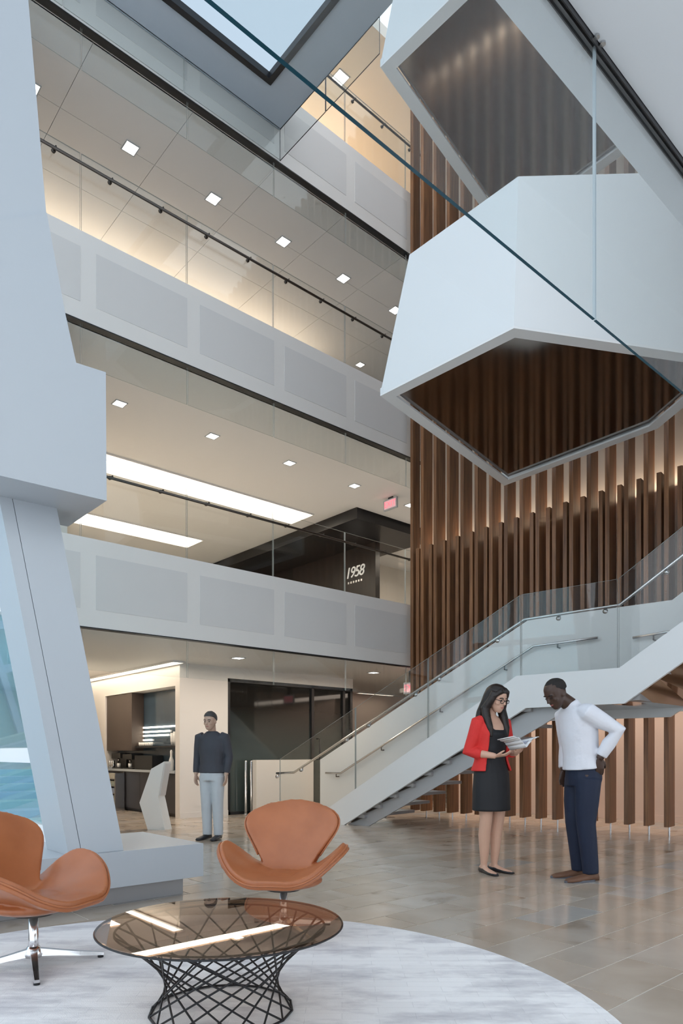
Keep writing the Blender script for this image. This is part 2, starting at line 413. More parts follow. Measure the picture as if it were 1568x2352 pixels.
# ---- facade window at the left, leaning with the column
def fac(y, z): return Vector((1.80 - 0.146*(z - 0.4), y, z))
FE = 0.137                                   # lean of the end mullion in y per metre
w1 = struct(MB().prism([fac(5.00, 0.40), fac(5.30, 0.40), fac(5.30+FE*9, 9.4), fac(5.00+FE*9, 9.4)], (0.10, 0, 0)), 'window_1', 'frame')
def mull(z, h, y0, y1):
    MB().prism([fac(y0+FE*(z-0.4), z-h/2), fac(y1, z-h/2), fac(y1, z+h/2), fac(y0+FE*(z-0.4), z+h/2)], (0.08, 0, 0)).build('mullion', 'frame', w1)
for z in (1.06, 2.22, 3.4, 4.6, 5.8): mull(z, 0.115, 5.1, 7.95)
mull(0.46, 0.13, 5.05, 7.95)
for y in (7.0, 7.95):
    MB().prism([fac(y, 0.4), fac(y+0.1, 0.4), fac(y+0.1, 9.4), fac(y, 9.4)], (0.08, 0, 0)).build('mullion', 'frame', w1)
zz = [0.46, 1.06, 2.22, 3.4, 4.6, 5.8]
for i in range(5):
    a, b = zz[i], zz[i+1]
    MB().prism([fac(5.12+FE*(a-0.4), a), fac(7.95, a), fac(7.95, b), fac(5.12+FE*(b-0.4), b)], (0.012, 0, 0)).build('pane', 'winglass', w1)
    for q in w1.children[-1:]: q.location.x += 0.03

# ---- outside: paved court, stair terraces and a glazed office block
M['paving'] = mat('court_paving', (0.55, 0.66, 0.74), 0.6, vary=0.15, scale=1.5)
struct(MB().prism([(1.95, 5.75, 0.0), (2.75, 8.1, 0.0), (6.0, 17.4, 0.0), (9.0, 26, 0.0), (-14, 26, 0.0), (-14, 9, 0.0), (1.2, 9, 0.0)], (0, 0, 0.004)), 'ground_outside', 'paving')
M['teal'] = mat('teal_facade_glass', (0.26, 0.52, 0.60), 0.15, vary=0.4, scale=0.7)
M['teal2'] = mat('teal_band', (0.42, 0.66, 0.70), 0.5, vary=0.12, scale=1)
M['blueband'] = mat('blue_spandrel', (0.45, 0.64, 0.82), 0.4, vary=0.12, scale=1)
ob = thing('office_block', 'blue and teal glazed office block seen through the left window', 'building', (2, 26, 0))
MB().box(-20, 11, 26, 34, 0, 14).build('wall', 'teal', ob)
for k in range(8):
    z = 2.2 + k*1.5
    MB().box(-20.1, 11.1, 25.85, 26.0, z, z+0.28).build('spandrel', 'blueband', ob)
for k in range(15):
    x = -19 + k*2.1
    MB().box(x, x+0.22, 25.80, 26.0, 0, 14).build('mullion', 'blueband', ob)
ot = thing('terrace_steps', 'pale teal stepped terrace outside the left window', 'steps', (1.0, 12, 0.004))
for k in range(7):
    y = 10.2 + k*0.5
    MB().prism([(-6, y, 0.004), (0.33*y, y, 0.004), (0.33*y+0.16, y+0.5, 0.004), (-6, y+0.5, 0.004)], (0, 0, 0.11*(k+1))).build('step', ['teal2', 'blueband'][k % 2], ot)
# ---- angular white column and its plinth
YC = 4.58
cl = thing('column', 'massive faceted white column with a boxy node standing at the left', 'column', (2.0, 4.7, 0.395))
b0 = atY(284, 1953, 4.62); b1 = atY(130, 1165, 4.95)
lean = (b1 - b0) / (b1.z - b0.z)
def cpt(base, z): return base + lean * (z - base.z)
wl_ = 0.50; sl = 0.155
bot = Vector((b0.x, 4.62, 0.395))
def shaft(x0, x1, z0, z1, dep, name):
    rs = []
    for z in (z0, z1):
        c = cpt(bot, z)
        rs.append([c + Vector((x0, 0, 0)), c + Vector((x1, 0, 0)), c + Vector((x1, dep, 0)), c + Vector((x0, dep, 0))])
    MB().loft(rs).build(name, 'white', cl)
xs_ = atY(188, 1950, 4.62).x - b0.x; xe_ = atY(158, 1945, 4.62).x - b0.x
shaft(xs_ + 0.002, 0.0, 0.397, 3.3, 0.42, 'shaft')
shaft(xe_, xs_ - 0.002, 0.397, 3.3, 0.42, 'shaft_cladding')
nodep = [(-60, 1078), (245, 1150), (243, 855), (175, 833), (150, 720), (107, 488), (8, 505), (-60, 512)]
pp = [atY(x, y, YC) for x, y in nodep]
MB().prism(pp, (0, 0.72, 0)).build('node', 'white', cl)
up = [atY(x, y, YC+0.03) for x, y in ((-160, 515), (107, 500), (65, 0), (40, -320), (-160, -320))]
MB().prism(up, (0, 0.6, 0)).build('upper_shaft', 'white', cl)
pl = thing('plinth', 'low white plinth under the slanted column', 'plinth', (1.5, 4.8, 0))
pr = atY(467, 1937, YC)
zt_, zb_ = pr.z, atY(467, 2012, YC).z
MB().box(-1.2, pr.x, YC, 5.6, zb_, zt_).build('block', 'white', pl)
MB().box(-1.2, atY(420, 2000, 4.76).x, 4.76, 5.45, 0.0, zb_).build('recessed_base', 'carriage', pl)

# ---- slat screen and the walls behind it
SA = ray(972, HY) * 11.3; SB = ray(1545, HY) * 8.8
SA.z = SB.z = 0
se = (SB - SA).normalized(); sn = Vector((-se.y, se.x, 0))
if sn.x < 0: sn = -sn
def onscr(x): p = atP(x, HY, SA + Vector((0,0,EYE)), sn); return (p - SA).dot(se)
d0, d1 = onscr(955), onscr(1555)
pitch = (d1 - d0) / 16.0
sc_ = thing('slat_screen', 'tall walnut slat screen rising behind the staircase', 'screen', tuple(SA))
FWD_ = 0.058
def fin(dist, width, depth, z0, z1, nm, back=0.0):
    p = SA + se*dist + sn*back
    poly = [p, p + se*width, p + se*width + sn*depth, p + sn*depth]
    return MB().prism([q + Vector((0,0,z0)) for q in poly], (0,0,z1-z0)).build(nm, 'wood', sc_)
for k in range(0, 26):
    d = d0 + pitch*k
    zj = 4.46 + (4.73 - 4.46) * k / 16.0
    dl = d + 0.36*pitch
    fin(dl, FWD_, 0.27, 0.12, 12.6, 'slat')
    fin(d, FWD_, 0.20, 1.85, zj, 'short_slat', 0.0)
    if k == 0: fin(d - 0.45*pitch, FWD_, 0.20, 0.12, 12.6, 'slat')
    p = SA + se*(dl + FWD_/2) + sn*0.13
    MB().tube([p, p + Vector((0,0,0.125))], 0.012, 8).build('pin', 'steel', sc_)
A0, A1 = SA - se*0.15, SA + se*8.5
lc = SA + se*(d0 + 3.2) + sn*0.36; lt_.location = (lc.x, lc.y, 4.60)
up_ = Vector((0, 0, 1)); xax = (se + Vector((0, 0, 0.27/4.0))).normalized(); zax = -(up_ - xax*up_.dot(xax)).normalized(); yax = zax.cross(xax)
lt_.rotation_euler = Matrix((xax, yax, zax)).transposed().to_euler()
def wallstrip(a, b, back, thick, z0, z1): 
    q = [a + sn*back, b + sn*back, b + sn*(back+thick), a + sn*(back+thick)]
    return MB().prism([p + Vector((0,0,z0)) for p in q], (0,0,z1-z0))
struct(wallstrip(A0, A1, 0.46, 0.2, 2.45, 13.0), 'wall_right', 'tan')
struct(wallstrip(A0 - se*0.6, A1, 2.0, 0.2, 0.0, 2.45), 'wall_right', 'pink')
struct(wallstrip(A0 - se*0.6, A1, 1.985, 0.02, 0.0, 0.10), 'baseboard_right', 'pink')
struct(wallstrip(A0, A1, 0.60, 1.6, 2.45, 2.55), 'ceiling', 'ceil')

# ---- ground floor back: coffee alcove block, glazed partition
XA, YA = 5.5, 10.2
wb_ = MB().box(XA, 6.42, YA, YA+0.15, 0, 2.557)
wb_.box(XA, 7.2, YA+0.15, 13.2, 2.19, 2.557).box(XA, 7.2, 13.2, 17.3, 0, 2.557).box(6.1, 7.2, YA+0.15, 13.2, 0, 2.2)
struct(wb_, 'wall_partition', 'fascia')
struct(MB().box(6.42, 9.35, YA, YA+0.15, 2.37, 2.557), 'wall_partition', 'fascia')
struct(MB().box(XA, 6.42, YA-0.012, YA, 0, 0.09), 'baseboard_partition', 'fascia')
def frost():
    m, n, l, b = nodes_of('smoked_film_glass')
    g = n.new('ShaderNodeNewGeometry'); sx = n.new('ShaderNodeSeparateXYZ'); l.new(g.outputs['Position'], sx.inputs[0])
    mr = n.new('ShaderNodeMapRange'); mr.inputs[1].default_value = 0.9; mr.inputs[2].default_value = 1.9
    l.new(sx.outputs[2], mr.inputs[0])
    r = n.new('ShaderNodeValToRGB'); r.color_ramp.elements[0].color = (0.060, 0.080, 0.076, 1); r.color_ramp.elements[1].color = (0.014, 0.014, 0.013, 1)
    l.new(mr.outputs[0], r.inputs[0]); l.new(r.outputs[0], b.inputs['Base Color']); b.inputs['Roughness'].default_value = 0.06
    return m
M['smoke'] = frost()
gp = thing('glazed_partition', 'dark smoked glass office partition with black frame below the lowest balcony', 'partition', (7.8, YA, 0))
xm = [6.42, 8.30, 9.10, 9.30]
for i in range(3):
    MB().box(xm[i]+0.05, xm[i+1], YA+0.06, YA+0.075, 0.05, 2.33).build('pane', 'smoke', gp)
for x in xm: MB().box(x, x+0.06, YA+0.02, YA+0.12, 0, 2.37).build('post', 'black', gp)
MB().box(6.42, 9.36, YA+0.02, YA+0.12, 2.31, 2.37).build('top_rail', 'black', gp)
MB().box(6.42, 9.36, YA+0.02, YA+0.12, 0.0, 0.05).build('bottom_rail', 'black', gp)
hd = MB().tube([(8.46, YA+0.06, 0.95), (8.46, YA-0.03, 0.95), (8.46, YA-0.03, 1.35), (8.46, YA+0.06, 1.35)], 0.014, 8).build('door_handle', 'black', gp, smooth=True)
lw = struct(MB().box(6.78, 8.05, 9.86, 9.98, 0, 0.955), 'wall_low', 'cream')
for i, x in enumerate((564, 577)):
    p = atZ(x, 1868, 0.0); p = ray(x, HY) * 12.05; 
    o = MB().lathe([(0.05, 0.0), (0.05, 0.012), (0.026, 0.014), (0.026, 0.93), (0.02, 0.945)], (p.x, p.y, 0), 14).build('steel_post', 'steel', smooth=True)
    tag(o, ['brushed steel post at the end of the low cream wall, left of the pair', 'brushed steel post at the end of the low cream wall, right of the pair'][i], 'post', 'steel posts by the low wall')
# ================================================================== STAIRCASE
B0 = Vector((6.86, 7.66, 0)); te = Vector((0.131, -0.991, 0)).normalized(); tn = Vector((0.991, 0.131, 0)).normalized()
def st(t, n, z): return B0 + te*t + tn*n + Vector((0, 0, z))
ST = thing('staircase', 'white staircase with glass guard and steel handrails climbing right in front of the slat screen', 'staircase', tuple(B0))
T1, Z1, T2 = 2.90, 1.626, 4.07
SL1 = Z1 / T1; SL2 = 0.68; TE = 7.2
ZE = Z1 + SL2*(TE - T2)
NB = 0.40
near = [(-0.02, 0.0), (T1, Z1), (T2, Z1), (TE, ZE), (TE, ZE+NB), (T2-0.05, Z1+NB), (T1-0.12, Z1+NB), (-0.75, 0.0)]
MB().prism([st(t, 0, z) for t, z in near], tn*0.05).build('side_panel', 'pod', ST)
# glass guard panes on the near side
tj = [-1.42, 0.19, 1.47, 2.83, 4.0, 5.3, 6.8]
def gtop(t):
    if t < 2.83: return 0.97 + (3.02 - 0.97) * (t + 1.42) / 4.25
    if t < 4.0: return 3.02
    return 3.02 + 0.66*(t - 4.0)
def gbot(t):
    if t < -0.75: return 0.0
    if t < T1 - 0.12: return (t + 0.75) / (T1 - 0.12 + 0.75) * (Z1 + NB) 
    if t < T2 - 0.05: return Z1 + NB
    return Z1 + NB + SL2*(t - T2 + 0.05)
for i in range(len(tj) - 1):
    a, b = tj[i] + 0.008, tj[i+1] - 0.008
    ts = sorted([a, b] + [x for x in (-0.75, T1-0.12, T2-0.05) if a < x < b])
    poly = [st(t, 0.012, gbot(t) - (0.03 if gbot(t) > 0.05 else 0)) for t in ts] + [st(b, 0.012, gtop(b)), st(a, 0.012, gtop(a))]
    MB().prism(poly, tn*0.016, 0, 1).build('glass_panel', ['glass', 'gedge'], ST)
# far parapet
ND = 1.35
far = [(-1.75, 0.0), (-0.3, 0.0), (T1-0.35, Z1-0.1), (T2+0.1, Z1-0.1), (TE, Z1+SL2*(TE-T2)-0.2), (TE, 2.98+SL2*(TE-4.2)), (4.2, 2.98), (2.30, 2.98), (-1.75, 0.955)]
MB().prism([st(t, ND, z) for t, z in far], tn*0.06).build('far_parapet', 'pod', ST)
# steel carriage, visible under the white panel
car = [(-0.05, 0.0), (0.36, 0.0), (T1+0.16, Z1-0.21), (T1+0.42, Z1-0.06), (T1+0.42, Z1+0.0), (T1, Z1+0.1)]
MB().prism([st(t, 0.12, z) for t, z in car], tn*0.03).build('carriage', 'carriage', ST)
for k in range(10):
    t = 0.02 + 0.29*k; z = 0.163*(k + 1)
    p = [st(t, 0.06, z-0.045), st(t+0.31, 0.06, z-0.045), st(t+0.31, 0.06, z), st(t, 0.06, z)]
    MB().prism(p, tn*(ND-0.07)).build('tread', 'tread', ST)
    p = [st(t+0.03, 0.085, z-0.13), st(t+0.24, 0.085, z-0.045), st(t+0.03, 0.085, z-0.045)]
    MB().prism(p, tn*0.036).build('tread_bracket', 'darksteel', ST)
MB().prism([st(T1, 0.055, 1.66), st(T2+0.15, 0.055, 1.66), st(T2+0.15, ND-0.005, 1.66), st(T1, ND-0.005, 1.66)], (0, 0, 0.12)).build('landing', 'tread', ST)
for k in range(9):
    t = T2 + 0.15 + 0.29*k; z = 1.78 + 0.19*(k+1)
    p = [st(t, 0.06, z-0.045), st(t+0.31, 0.06, z-0.045), st(t+0.31, 0.06, z), st(t, 0.06, z)]
    MB().prism(p, tn*(ND-0.07)).build('tread', 'tread', ST)
# mirrored soffit: landing flat, then warping up under the second flight
ms = MB()
prev = None
for i in range(15):
    t = T1 - 0.02 + (TE - T1 + 0.02) * i / 14.0
    zn = Z1 + 0.012 if t < T2 else Z1 + 0.012 + SL2*(t - T2)
    ring = [st(t, 0.045, zn), st(t, ND+0.05, Z1 + 0.012)]
    if prev: ms.add(prev + [ring[1], ring[0]], [(0, 1, 2, 3)])
    prev = ring
ms.build('mirror_soffit', 'mirror', ST)
MB().prism([st(T1-0.05, ND+0.03, Z1-0.03), st(6.2, ND+0.03, Z1-0.03), st(6.2, ND+0.03, Z1+0.06), st(T1-0.05, ND+0.03, Z1+0.06)], tn*0.06).build('soffit_rim', 'rim', ST)
# handrails
def rail(n, pts, m, tb, zoff, nm):
    h = MB().tube([st(t, n, z) for t, z in pts], 0.019, 10).build(nm, m, ST, smooth=True)
    return h
def zat(pts, t):
    for (a, za), (b, zb) in zip(pts, pts[1:]):
        if a <= t <= b: return za + (zb - za)*(t - a)/(b - a)
r1 = [(-1.55, 0.74), (-1.15, 0.76), (2.85, 2.72), (4.0, 2.74), (6.9, 4.66)]
rail(0.075, r1, 'steel', None, 0, 'handrail')
for t in (-1.5, -0.95, 0.0, 0.42, 1.25, 1.63, 2.5, 3.3, 3.85, 4.5, 5.6):
    z = zat(r1, t)
    MB().tube([st(t, 0.075, z-0.01), st(t, 0.075, z-0.055), st(t, 0.03, z-0.055)], 0.010, 8).tube([st(t, 0.028, z-0.055), st(t, 0.046, z-0.055)], 0.028, 14).build('bracket', 'steel', ST, smooth=True)
r2 = [(-1.55, 0.72), (-1.2, 0.72), (2.4, 2.58), (3.3, 2.60)]
rail(ND-0.07, r2, 'steel', None, 0, 'handrail')
for t in (-1.3, -0.3, 0.85, 1.95, 2.75):
    z = zat(r2, t)
    MB().tube([st(t, ND-0.07, z-0.01), st(t, ND-0.07, z-0.06), st(t, ND, z-0.06)], 0.011, 8).build('bracket', 'darksteel', ST, smooth=True)
r3 = [(3.75, 2.55), (4.25, 2.58), (6.6, 4.15)]
rail(ND-0.07, r3, 'steel', None, 0, 'handrail')
MB().tube([st(4.0, ND-0.07, 2.55), st(4.0, ND-0.07, 2.50), st(4.0, ND, 2.50)], 0.012, 8).build('bracket', 'darksteel', ST, smooth=True)

# ================================================================== UPPER STAIR LANDINGS (folded white pods with mirrored undersides)
ZA = 4.90
def pod(dz, label):
    P1, P2 = atZ(873, 905, ZA), atZ(1180, 748, ZA)
    Qa, P3, Ra, P4 = atZ(1568, 806, ZA), atZ(1510, 980, ZA), atZ(1568, 932, ZA), atZ(1158, 1112, ZA)
    Q = P2 + (Qa - P2)*1.3; R = P3 + (Ra - P3)*1.5
    xf = (P1.x + P2.x)/2
    Tl, T2_ = atX(940, 585, xf), atX(1190, 405, xf)
    up = Vector((0, 0, dz))
    t = thing('stair_landing', label, 'stair landing', (P2.x, P2.y, ZA + dz))
    poly = [P1, P2, Q, R, P3, P4]
    c = sum(poly, Vector())/6
    # white faces: left face, front face (rises a little to the right)
    n1 = Vector((0.05, 0, 0))
    MB().prism([p + up for p in (P1, P2, T2_, Tl)], n1).build('left_face', 'pod', t)
    dq = (Q - P2).normalized(); n2 = Vector((-dq.y, dq.x, 0)); n2 = n2 if n2.dot(c - P2) > 0 else -n2
    Tq = atP(1460, 398, P2, n2)
    Tqq = T2_ + (Tq - T2_) * ((Q - P2).length / Vector((Tq.x - T2_.x, Tq.y - T2_.y, 0)).length)
    MB().prism([p + up for p in (P2, Q, Tqq, T2_)], n2*0.05).build('front_face', 'pod', t)
    MB().prism([p + up for p in (Q, R, R + Vector((0,0,1.6)), Tqq)], -dq*0.05).build('right_face', 'pod', t)
    MB().prism([p + up for p in (P1, P4, P4 + Vector((0,0,0.06)), P1 + Vector((0,0,0.06)))], (0, -0.05, 0)).build('rear_face', 'pod', t)
    MB().prism([p + up for p in (P4, P3, P3 + Vector((0,0,0.35)), P4 + Vector((0,0,0.35)))], (-0.05, 0, 0)).build('far_face', 'pod', t)
    # rim frame
    inner = []
    n = len(poly)
    for i in range(n):
        a, b, d = poly[i-1], poly[i], poly[(i+1) % n]
        e1 = (b - a).normalized(); e2 = (d - b).normalized()
        m1 = Vector((-e1.y, e1.x, 0)); m1 = m1 if m1.dot(c - b) > 0 else -m1
        m2 = Vector((-e2.y, e2.x, 0)); m2 = m2 if m2.dot(c - b) > 0 else -m2
        bis = (m1 + m2).normalized()
        inner.append(b + bis * (0.13 / max(0.4, bis.dot(m1))))
    rim = MB()
    for i in range(n):
        j = (i + 1) % n
        dn = up - Vector((0, 0, 0.022)); rim.prism([poly[i] + dn, poly[j] + dn, inner[j] + dn, inner[i] + dn], (0, 0, 0.0215))
    rim.build('rim', 'rim', t)
    MB().prism([p + up + Vector((0,0,0.02)) for p in inner], (0, 0, 0.03)).build('mirror_soffit', 'mirror', t)
    MB().prism([p + up + Vector((0,0,0.30)) for p in inner], (0, 0, 0.04)).build('landing_floor', 'tread', t)
    return t
pod(0.0, 'lower folded white stair landing with bronze mirrored underside hanging before the slat screen')
pod(3.5, 'upper folded white stair landing with grey mirrored underside near the top edge')

# ================================================================== LIGHT FITTINGS
def downlight(x, y, z, label, group, s=0.075):
    t = thing('downlight', label, 'light', (x, y, z), group=group)
    mb = MB()
    for a, b, c, d in ((-s-0.015, s+0.015, -s-0.015, -s), (-s-0.015, s+0.015, s, s+0.015), (-s-0.015, -s, -s, s), (s, s+0.015, -s, s)):
        mb.box(x+a, x+b, y+c, y+d, z-0.008, z+0.0)
    mb.build('trim', 'white', t)
    MB().box(x-s, x+s, y-s, y+s, z-0.004, z).build('lens', 'lens', t)
for i, k in enumerate(range(0, 6)):
    x = 2.86 + 1.335*k
    downlight(x, 9.2, 9.579, 'small square ceiling light over the middle balcony, %s counted from the column' % ORD[i], 'upper gallery downlights', 0.085)
downlight(10.3, 11.0, 9.579, 'small square ceiling light just above the middle balcony parapet near the landing', 'upper gallery downlights', 0.07)
for i in range(5):
    downlight(4.19 + 1.535*i, 9.55, 6.119, 'small square ceiling light over the lowest balcony, %s counted from the column' % ORD[i], 'lower gallery downlights')
downlight(5.9, 9.08, 2.556, 'round-looking ceiling light under the lowest balcony above the white wall', 'ground floor downlights')
downlight(8.84, 9.08, 2.556, 'round-looking ceiling light under the lowest balcony near the stairs', 'ground floor downlights')
p = atZ(781, 180, 12.99)
downlight(p.x, p.y, 12.999, 'single bright ceiling light over the topmost balcony', 'top gallery downlights', 0.11)
def cove(x0, x1, y0, y1, z, label):
    t = thing('cove_light', label, 'cove light', ((x0+x1)/2, (y0+y1)/2, z))
    MB().box(x0, x1, y0, y1, z-0.006, z).build('lens', 'cove', t)
    mb = MB(); e = 0.02
    mb.box(x0-e, x1+e, y0-e, y0, z-0.03, z).box(x0-e, x1+e, y1, y1+e, z-0.03, z).box(x0-e, x0, y0, y1, z-0.03, z).box(x1, x1+e, y0, y1, z-0.03, z)
    mb.build('trim', 'ceil', t)
cove(3.6, 9.25, 11.35, 12.1, 6.159, 'longer glowing ceiling cove behind the lowest balcony guardrail')
cove(3.6, 8.4, 14.45, 15.2, 6.159, 'shorter glowing ceiling cove further back behind the lowest balcony')
cove(5.28, 5.46, 10.0, 14.6, 2.556, 'glowing ceiling slot running over the coffee bar')
cove(4.7, 5.2, 14.9, 15.1, 2.5, 'short bright light bar at the far end of the coffee bar')
pc = atY(812, 1588, 12.4); 
cove(pc.x, pc.x+1.2, 12.2, 12.28, 2.556, 'thin ceiling light strip right of the smoked glass partition')

# ---- exit signs
def text_mesh(name, cu):
    tmp = bpy.data.objects.new('tmp', cu); COL.objects.link(tmp)
    me = bpy.data.meshes.new_from_object(tmp.evaluated_get(bpy.context.evaluated_depsgraph_get()))
    me.name = name; bpy.data.objects.remove(tmp)
    o = bpy.data.objects.new(name, me); COL.objects.link(o); return o
def exit_sign(p, label, hgt, w=0.36, h=0.21):
    t = thing('exit_sign', label, 'sign', (p.x, p.y, p.z))
    MB().box(p.x-0.02, p.x+0.02, p.y-w/2, p.y+w/2, p.z-h/2, p.z+h/2).build('housing', 'white', t)
    MB().box(p.x-0.024, p.x-0.02, p.y-w/2+0.025, p.y+w/2-0.025, p.z-h/2+0.025, p.z+h/2-0.025).build('face', 'exitface', t)
    MB().box(p.x-0.012, p.x+0.012, p.y-0.06, p.y+0.06, p.z+h/2, hgt).build('canopy', 'black', t)
    cu = bpy.data.curves.new('letters', 'FONT'); cu.body = 'EXIT'; cu.size = 0.155; cu.align_x = 'CENTER'; cu.align_y = 'CENTER'; cu.extrude = 0.002
    cu.materials.append(M['exitred'])
    o = text_mesh('letters', cu); o.parent = t
    o.location = (-0.028, 0, 0); o.rotation_euler = (math.pi/2, 0, -math.pi/2)
    return t
p = atZ(897, 1158, 5.98); exit_sign(p, 'red glowing exit sign under the ceiling of the lowest gallery', 6.12)
p = ray(945, 1580) * 12.4 + CAM; exit_sign(p, 'red glowing exit sign on the ground floor beside the slat screen', 2.557)

# ================================================================== LOWEST GALLERY: black bulkhead room with sign
bx = thing('bulkhead_room', 'black boxed room with overhanging ceiling on the lowest gallery', 'room box', (11.06, 11.3, 3.3))
MB().box(9.67, 12.0, 10.42, 17.2, 5.93, 6.16).build('bulkhead', 'black', bx)
MB().box(11.06, 11.2, 11.3, 13.3, 3.3, 5.93).build('wall', 'blackwall', bx)
MB().box(11.06, 11.2, 13.3, 14.4, 5.15, 5.93).build('lintel', 'blackwall', bx)
MB().box(11.06, 11.2, 14.4, 17.2, 3.3, 5.93).build('wall', 'black', bx)
M['nichelight'] = mat('glowing_niche', (0.75, 0.76, 0.62), 0.6, emit=(0.8, 0.8, 0.6), estr=0.25)
MB().box(11.8, 11.9, 13.0, 15.5, 3.3, 5.9).build('niche_back', 'cream', bx)
MB().box(11.6, 11.68, 13.65, 14.0, 3.3, 5.1).build('niche_glow_panel', 'nichelight', bx)  # self-glowing panel stands in for the bright doorway beyond
M['letter'] = mat('white_letter', (0.85, 0.84, 0.82), 0.4, emit=(1, 0.97, 0.9), estr=0.25)
lt = thing('wall_sign', 'white numerals 1958 on the charcoal wall of the lowest gallery', 'sign', (11.05, 12.0, 5.36))
cu = bpy.data.curves.new('numerals', 'FONT'); cu.body = '1958'; cu.size = 0.36; cu.align_x = 'CENTER'; cu.align_y = 'CENTER'; cu.extrude = 0.008; cu.shear = 0.25; cu.space_character = 0.88
cu.materials.append(M['letter'])
o = text_mesh('numerals', cu); o.parent = lt; o.rotation_euler = (math.pi/2, 0, -math.pi/2)
mb = MB()
for k in range(6): mb.box(11.045, 11.06, 12.23-k*0.09-0.05, 12.23-k*0.09, 5.11, 5.16)
mb.build('small_lettering', 'steel', lt)
# ================================================================== RUG
def rug_mat():
    m, n, l, b = nodes_of('patchwork_rug')
    g = n.new('ShaderNodeNewGeometry'); mp = n.new('ShaderNodeMapping')
    mp.inputs['Rotation'].default_value = (0, 0, math.radians(41.6)); l.new(g.outputs['Position'], mp.inputs[0])
    br = n.new('ShaderNodeTexBrick'); br.inputs['Scale'].default_value = 5.0; br.inputs['Mortar Size'].default_value = 0.004
    br.inputs['Brick Width'].default_value = 1.5; br.inputs['Row Height'].default_value = 0.32; br.inputs['Bias'].default_value = 0.0
    br.inputs['Color1'].default_value = (0.97, 0.96, 0.97, 1); br.inputs['Color2'].default_value = (0.90, 0.89, 0.90, 1); br.inputs['Mortar'].default_value = (0.70, 0.69, 0.71, 1)
    l.new(mp.outputs[0], br.inputs['Vector'])
    t = n.new('ShaderNodeTexNoise'); t.inputs['Scale'].default_value = 1.7; t.inputs['Detail'].default_value = 6; t.inputs['Roughness'].default_value = 0.65
    m2 = n.new('ShaderNodeMapping'); m2.inputs['Scale'].default_value = (1.0, 2.6, 1); l.new(mp.outputs[0], m2.inputs[0]); l.new(m2.outputs[0], t.inputs['Vector'])
    r = n.new('ShaderNodeValToRGB'); r.color_ramp.elements[0].position = 0.34; r.color_ramp.elements[1].position = 0.54
    r.color_ramp.elements[0].color = (0.52, 0.51, 0.55, 1); r.color_ramp.elements[1].color = (1, 1, 1, 1)
    l.new(t.outputs['Fac'], r.inputs[0])
    mx = n.new('ShaderNodeMix'); mx.data_type = 'RGBA'; mx.blend_type = 'MULTIPLY'; mx.inputs[0].default_value = 0.8
    l.new(br.outputs['Color'], mx.inputs[6]); l.new(r.outputs[0], mx.inputs[7]); l.new(mx.outputs[2], b.inputs['Base Color'])
    b.inputs['Roughness'].default_value = 0.85; b.inputs['Sheen Weight'].default_value = 0.3
    t3 = n.new('ShaderNodeTexNoise'); t3.inputs['Scale'].default_value = 260
    l.new(g.outputs['Position'], t3.inputs['Vector'])
    ad = n.new('ShaderNodeMath'); ad.operation = 'MULTIPLY_ADD'; ad.inputs[1].default_value = -1.2
    l.new(br.outputs['Fac'], ad.inputs[0]); l.new(t3.outputs['Fac'], ad.inputs[2])
    bp = n.new('ShaderNodeBump'); bp.inputs['Strength'].default_value = 0.5; bp.inputs['Distance'].default_value = 0.006
    l.new(ad.outputs[0], bp.inputs['Height']); l.new(bp.outputs[0], b.inputs['Normal'])
    return m
M['rug'] = rug_mat()
RZ = 0.014
rg = MB().lathe([(RUG_R, 0.0), (RUG_R+0.003, 0.006), (RUG_R-0.006, RZ), (RUG_R*0.5, RZ), (0.01, RZ)], (RUG_C[0], RUG_C[1], 0.0), 160).build('rug', 'rug')
tag(rg, 'large round pale grey patchwork rug on the stone floor', 'rug')

# ================================================================== LOUNGE CHAIRS
def remesh(o, v, smooth=6):
    r = o.modifiers.new('r', 'REMESH'); r.mode = 'VOXEL'; r.voxel_size = v; r.use_smooth_shade = True
    q = o.modifiers.new('s', 'SMOOTH'); q.factor = 0.5; q.iterations = smooth
    return o
def leather():
    m, n, l, b = nodes_of('cognac_leather')
    g = n.new('ShaderNodeTexCoord')
    t = n.new('ShaderNodeTexNoise'); t.inputs['Scale'].default_value = 5; t.inputs['Detail'].default_value = 4
    l.new(g.outputs['Object'], t.inputs['Vector'])
    r = n.new('ShaderNodeValToRGB'); r.color_ramp.elements[0].position = 0.3; r.color_ramp.elements[1].position = 0.75
    r.color_ramp.elements[0].color = (0.36, 0.112, 0.038, 1); r.color_ramp.elements[1].color = (0.46, 0.155, 0.058, 1)
    l.new(t.outputs['Fac'], r.inputs[0]); l.new(r.outputs[0], b.inputs['Base Color'])
    b.inputs['Roughness'].default_value = 0.31; b.inputs['Specular IOR Level'].default_value = 0.55
    t2 = n.new('ShaderNodeTexVoronoi'); t2.inputs['Scale'].default_value = 420
    l.new(g.outputs['Object'], t2.inputs['Vector'])
    bp = n.new('ShaderNodeBump'); bp.inputs['Strength'].default_value = 0.06; bp.inputs['Distance'].default_value = 0.002
    l.new(t2.outputs['Distance'], bp.inputs['Height']); l.new(bp.outputs[0], b.inputs['Normal'])
    return m
M['leather'] = leather()
def spline_closed(P, n):
    out = []; k = len(P)
    for i in range(k):
        a, b, c, d = (Vector(P[(i+j-1) % k]) for j in range(4))
        for s in range(n):
            t = s / n
            out.append(0.5*((2*b) + (c-a)*t + (2*a-5*b+4*c-d)*t*t + (3*b-a-3*c+d)*t**3))
    return out
seat_half = [(0.0, 0.315, 0.388), (0.13, 0.305, 0.390), (0.235, 0.255, 0.432), (0.322, 0.165, 0.508), (0.374, 0.050, 0.562), (0.370, -0.050, 0.570),
        (0.318, -0.122, 0.520), (0.235, -0.165, 0.445), (0.150, -0.205, 0.405), (0.0, -0.215, 0.400)]
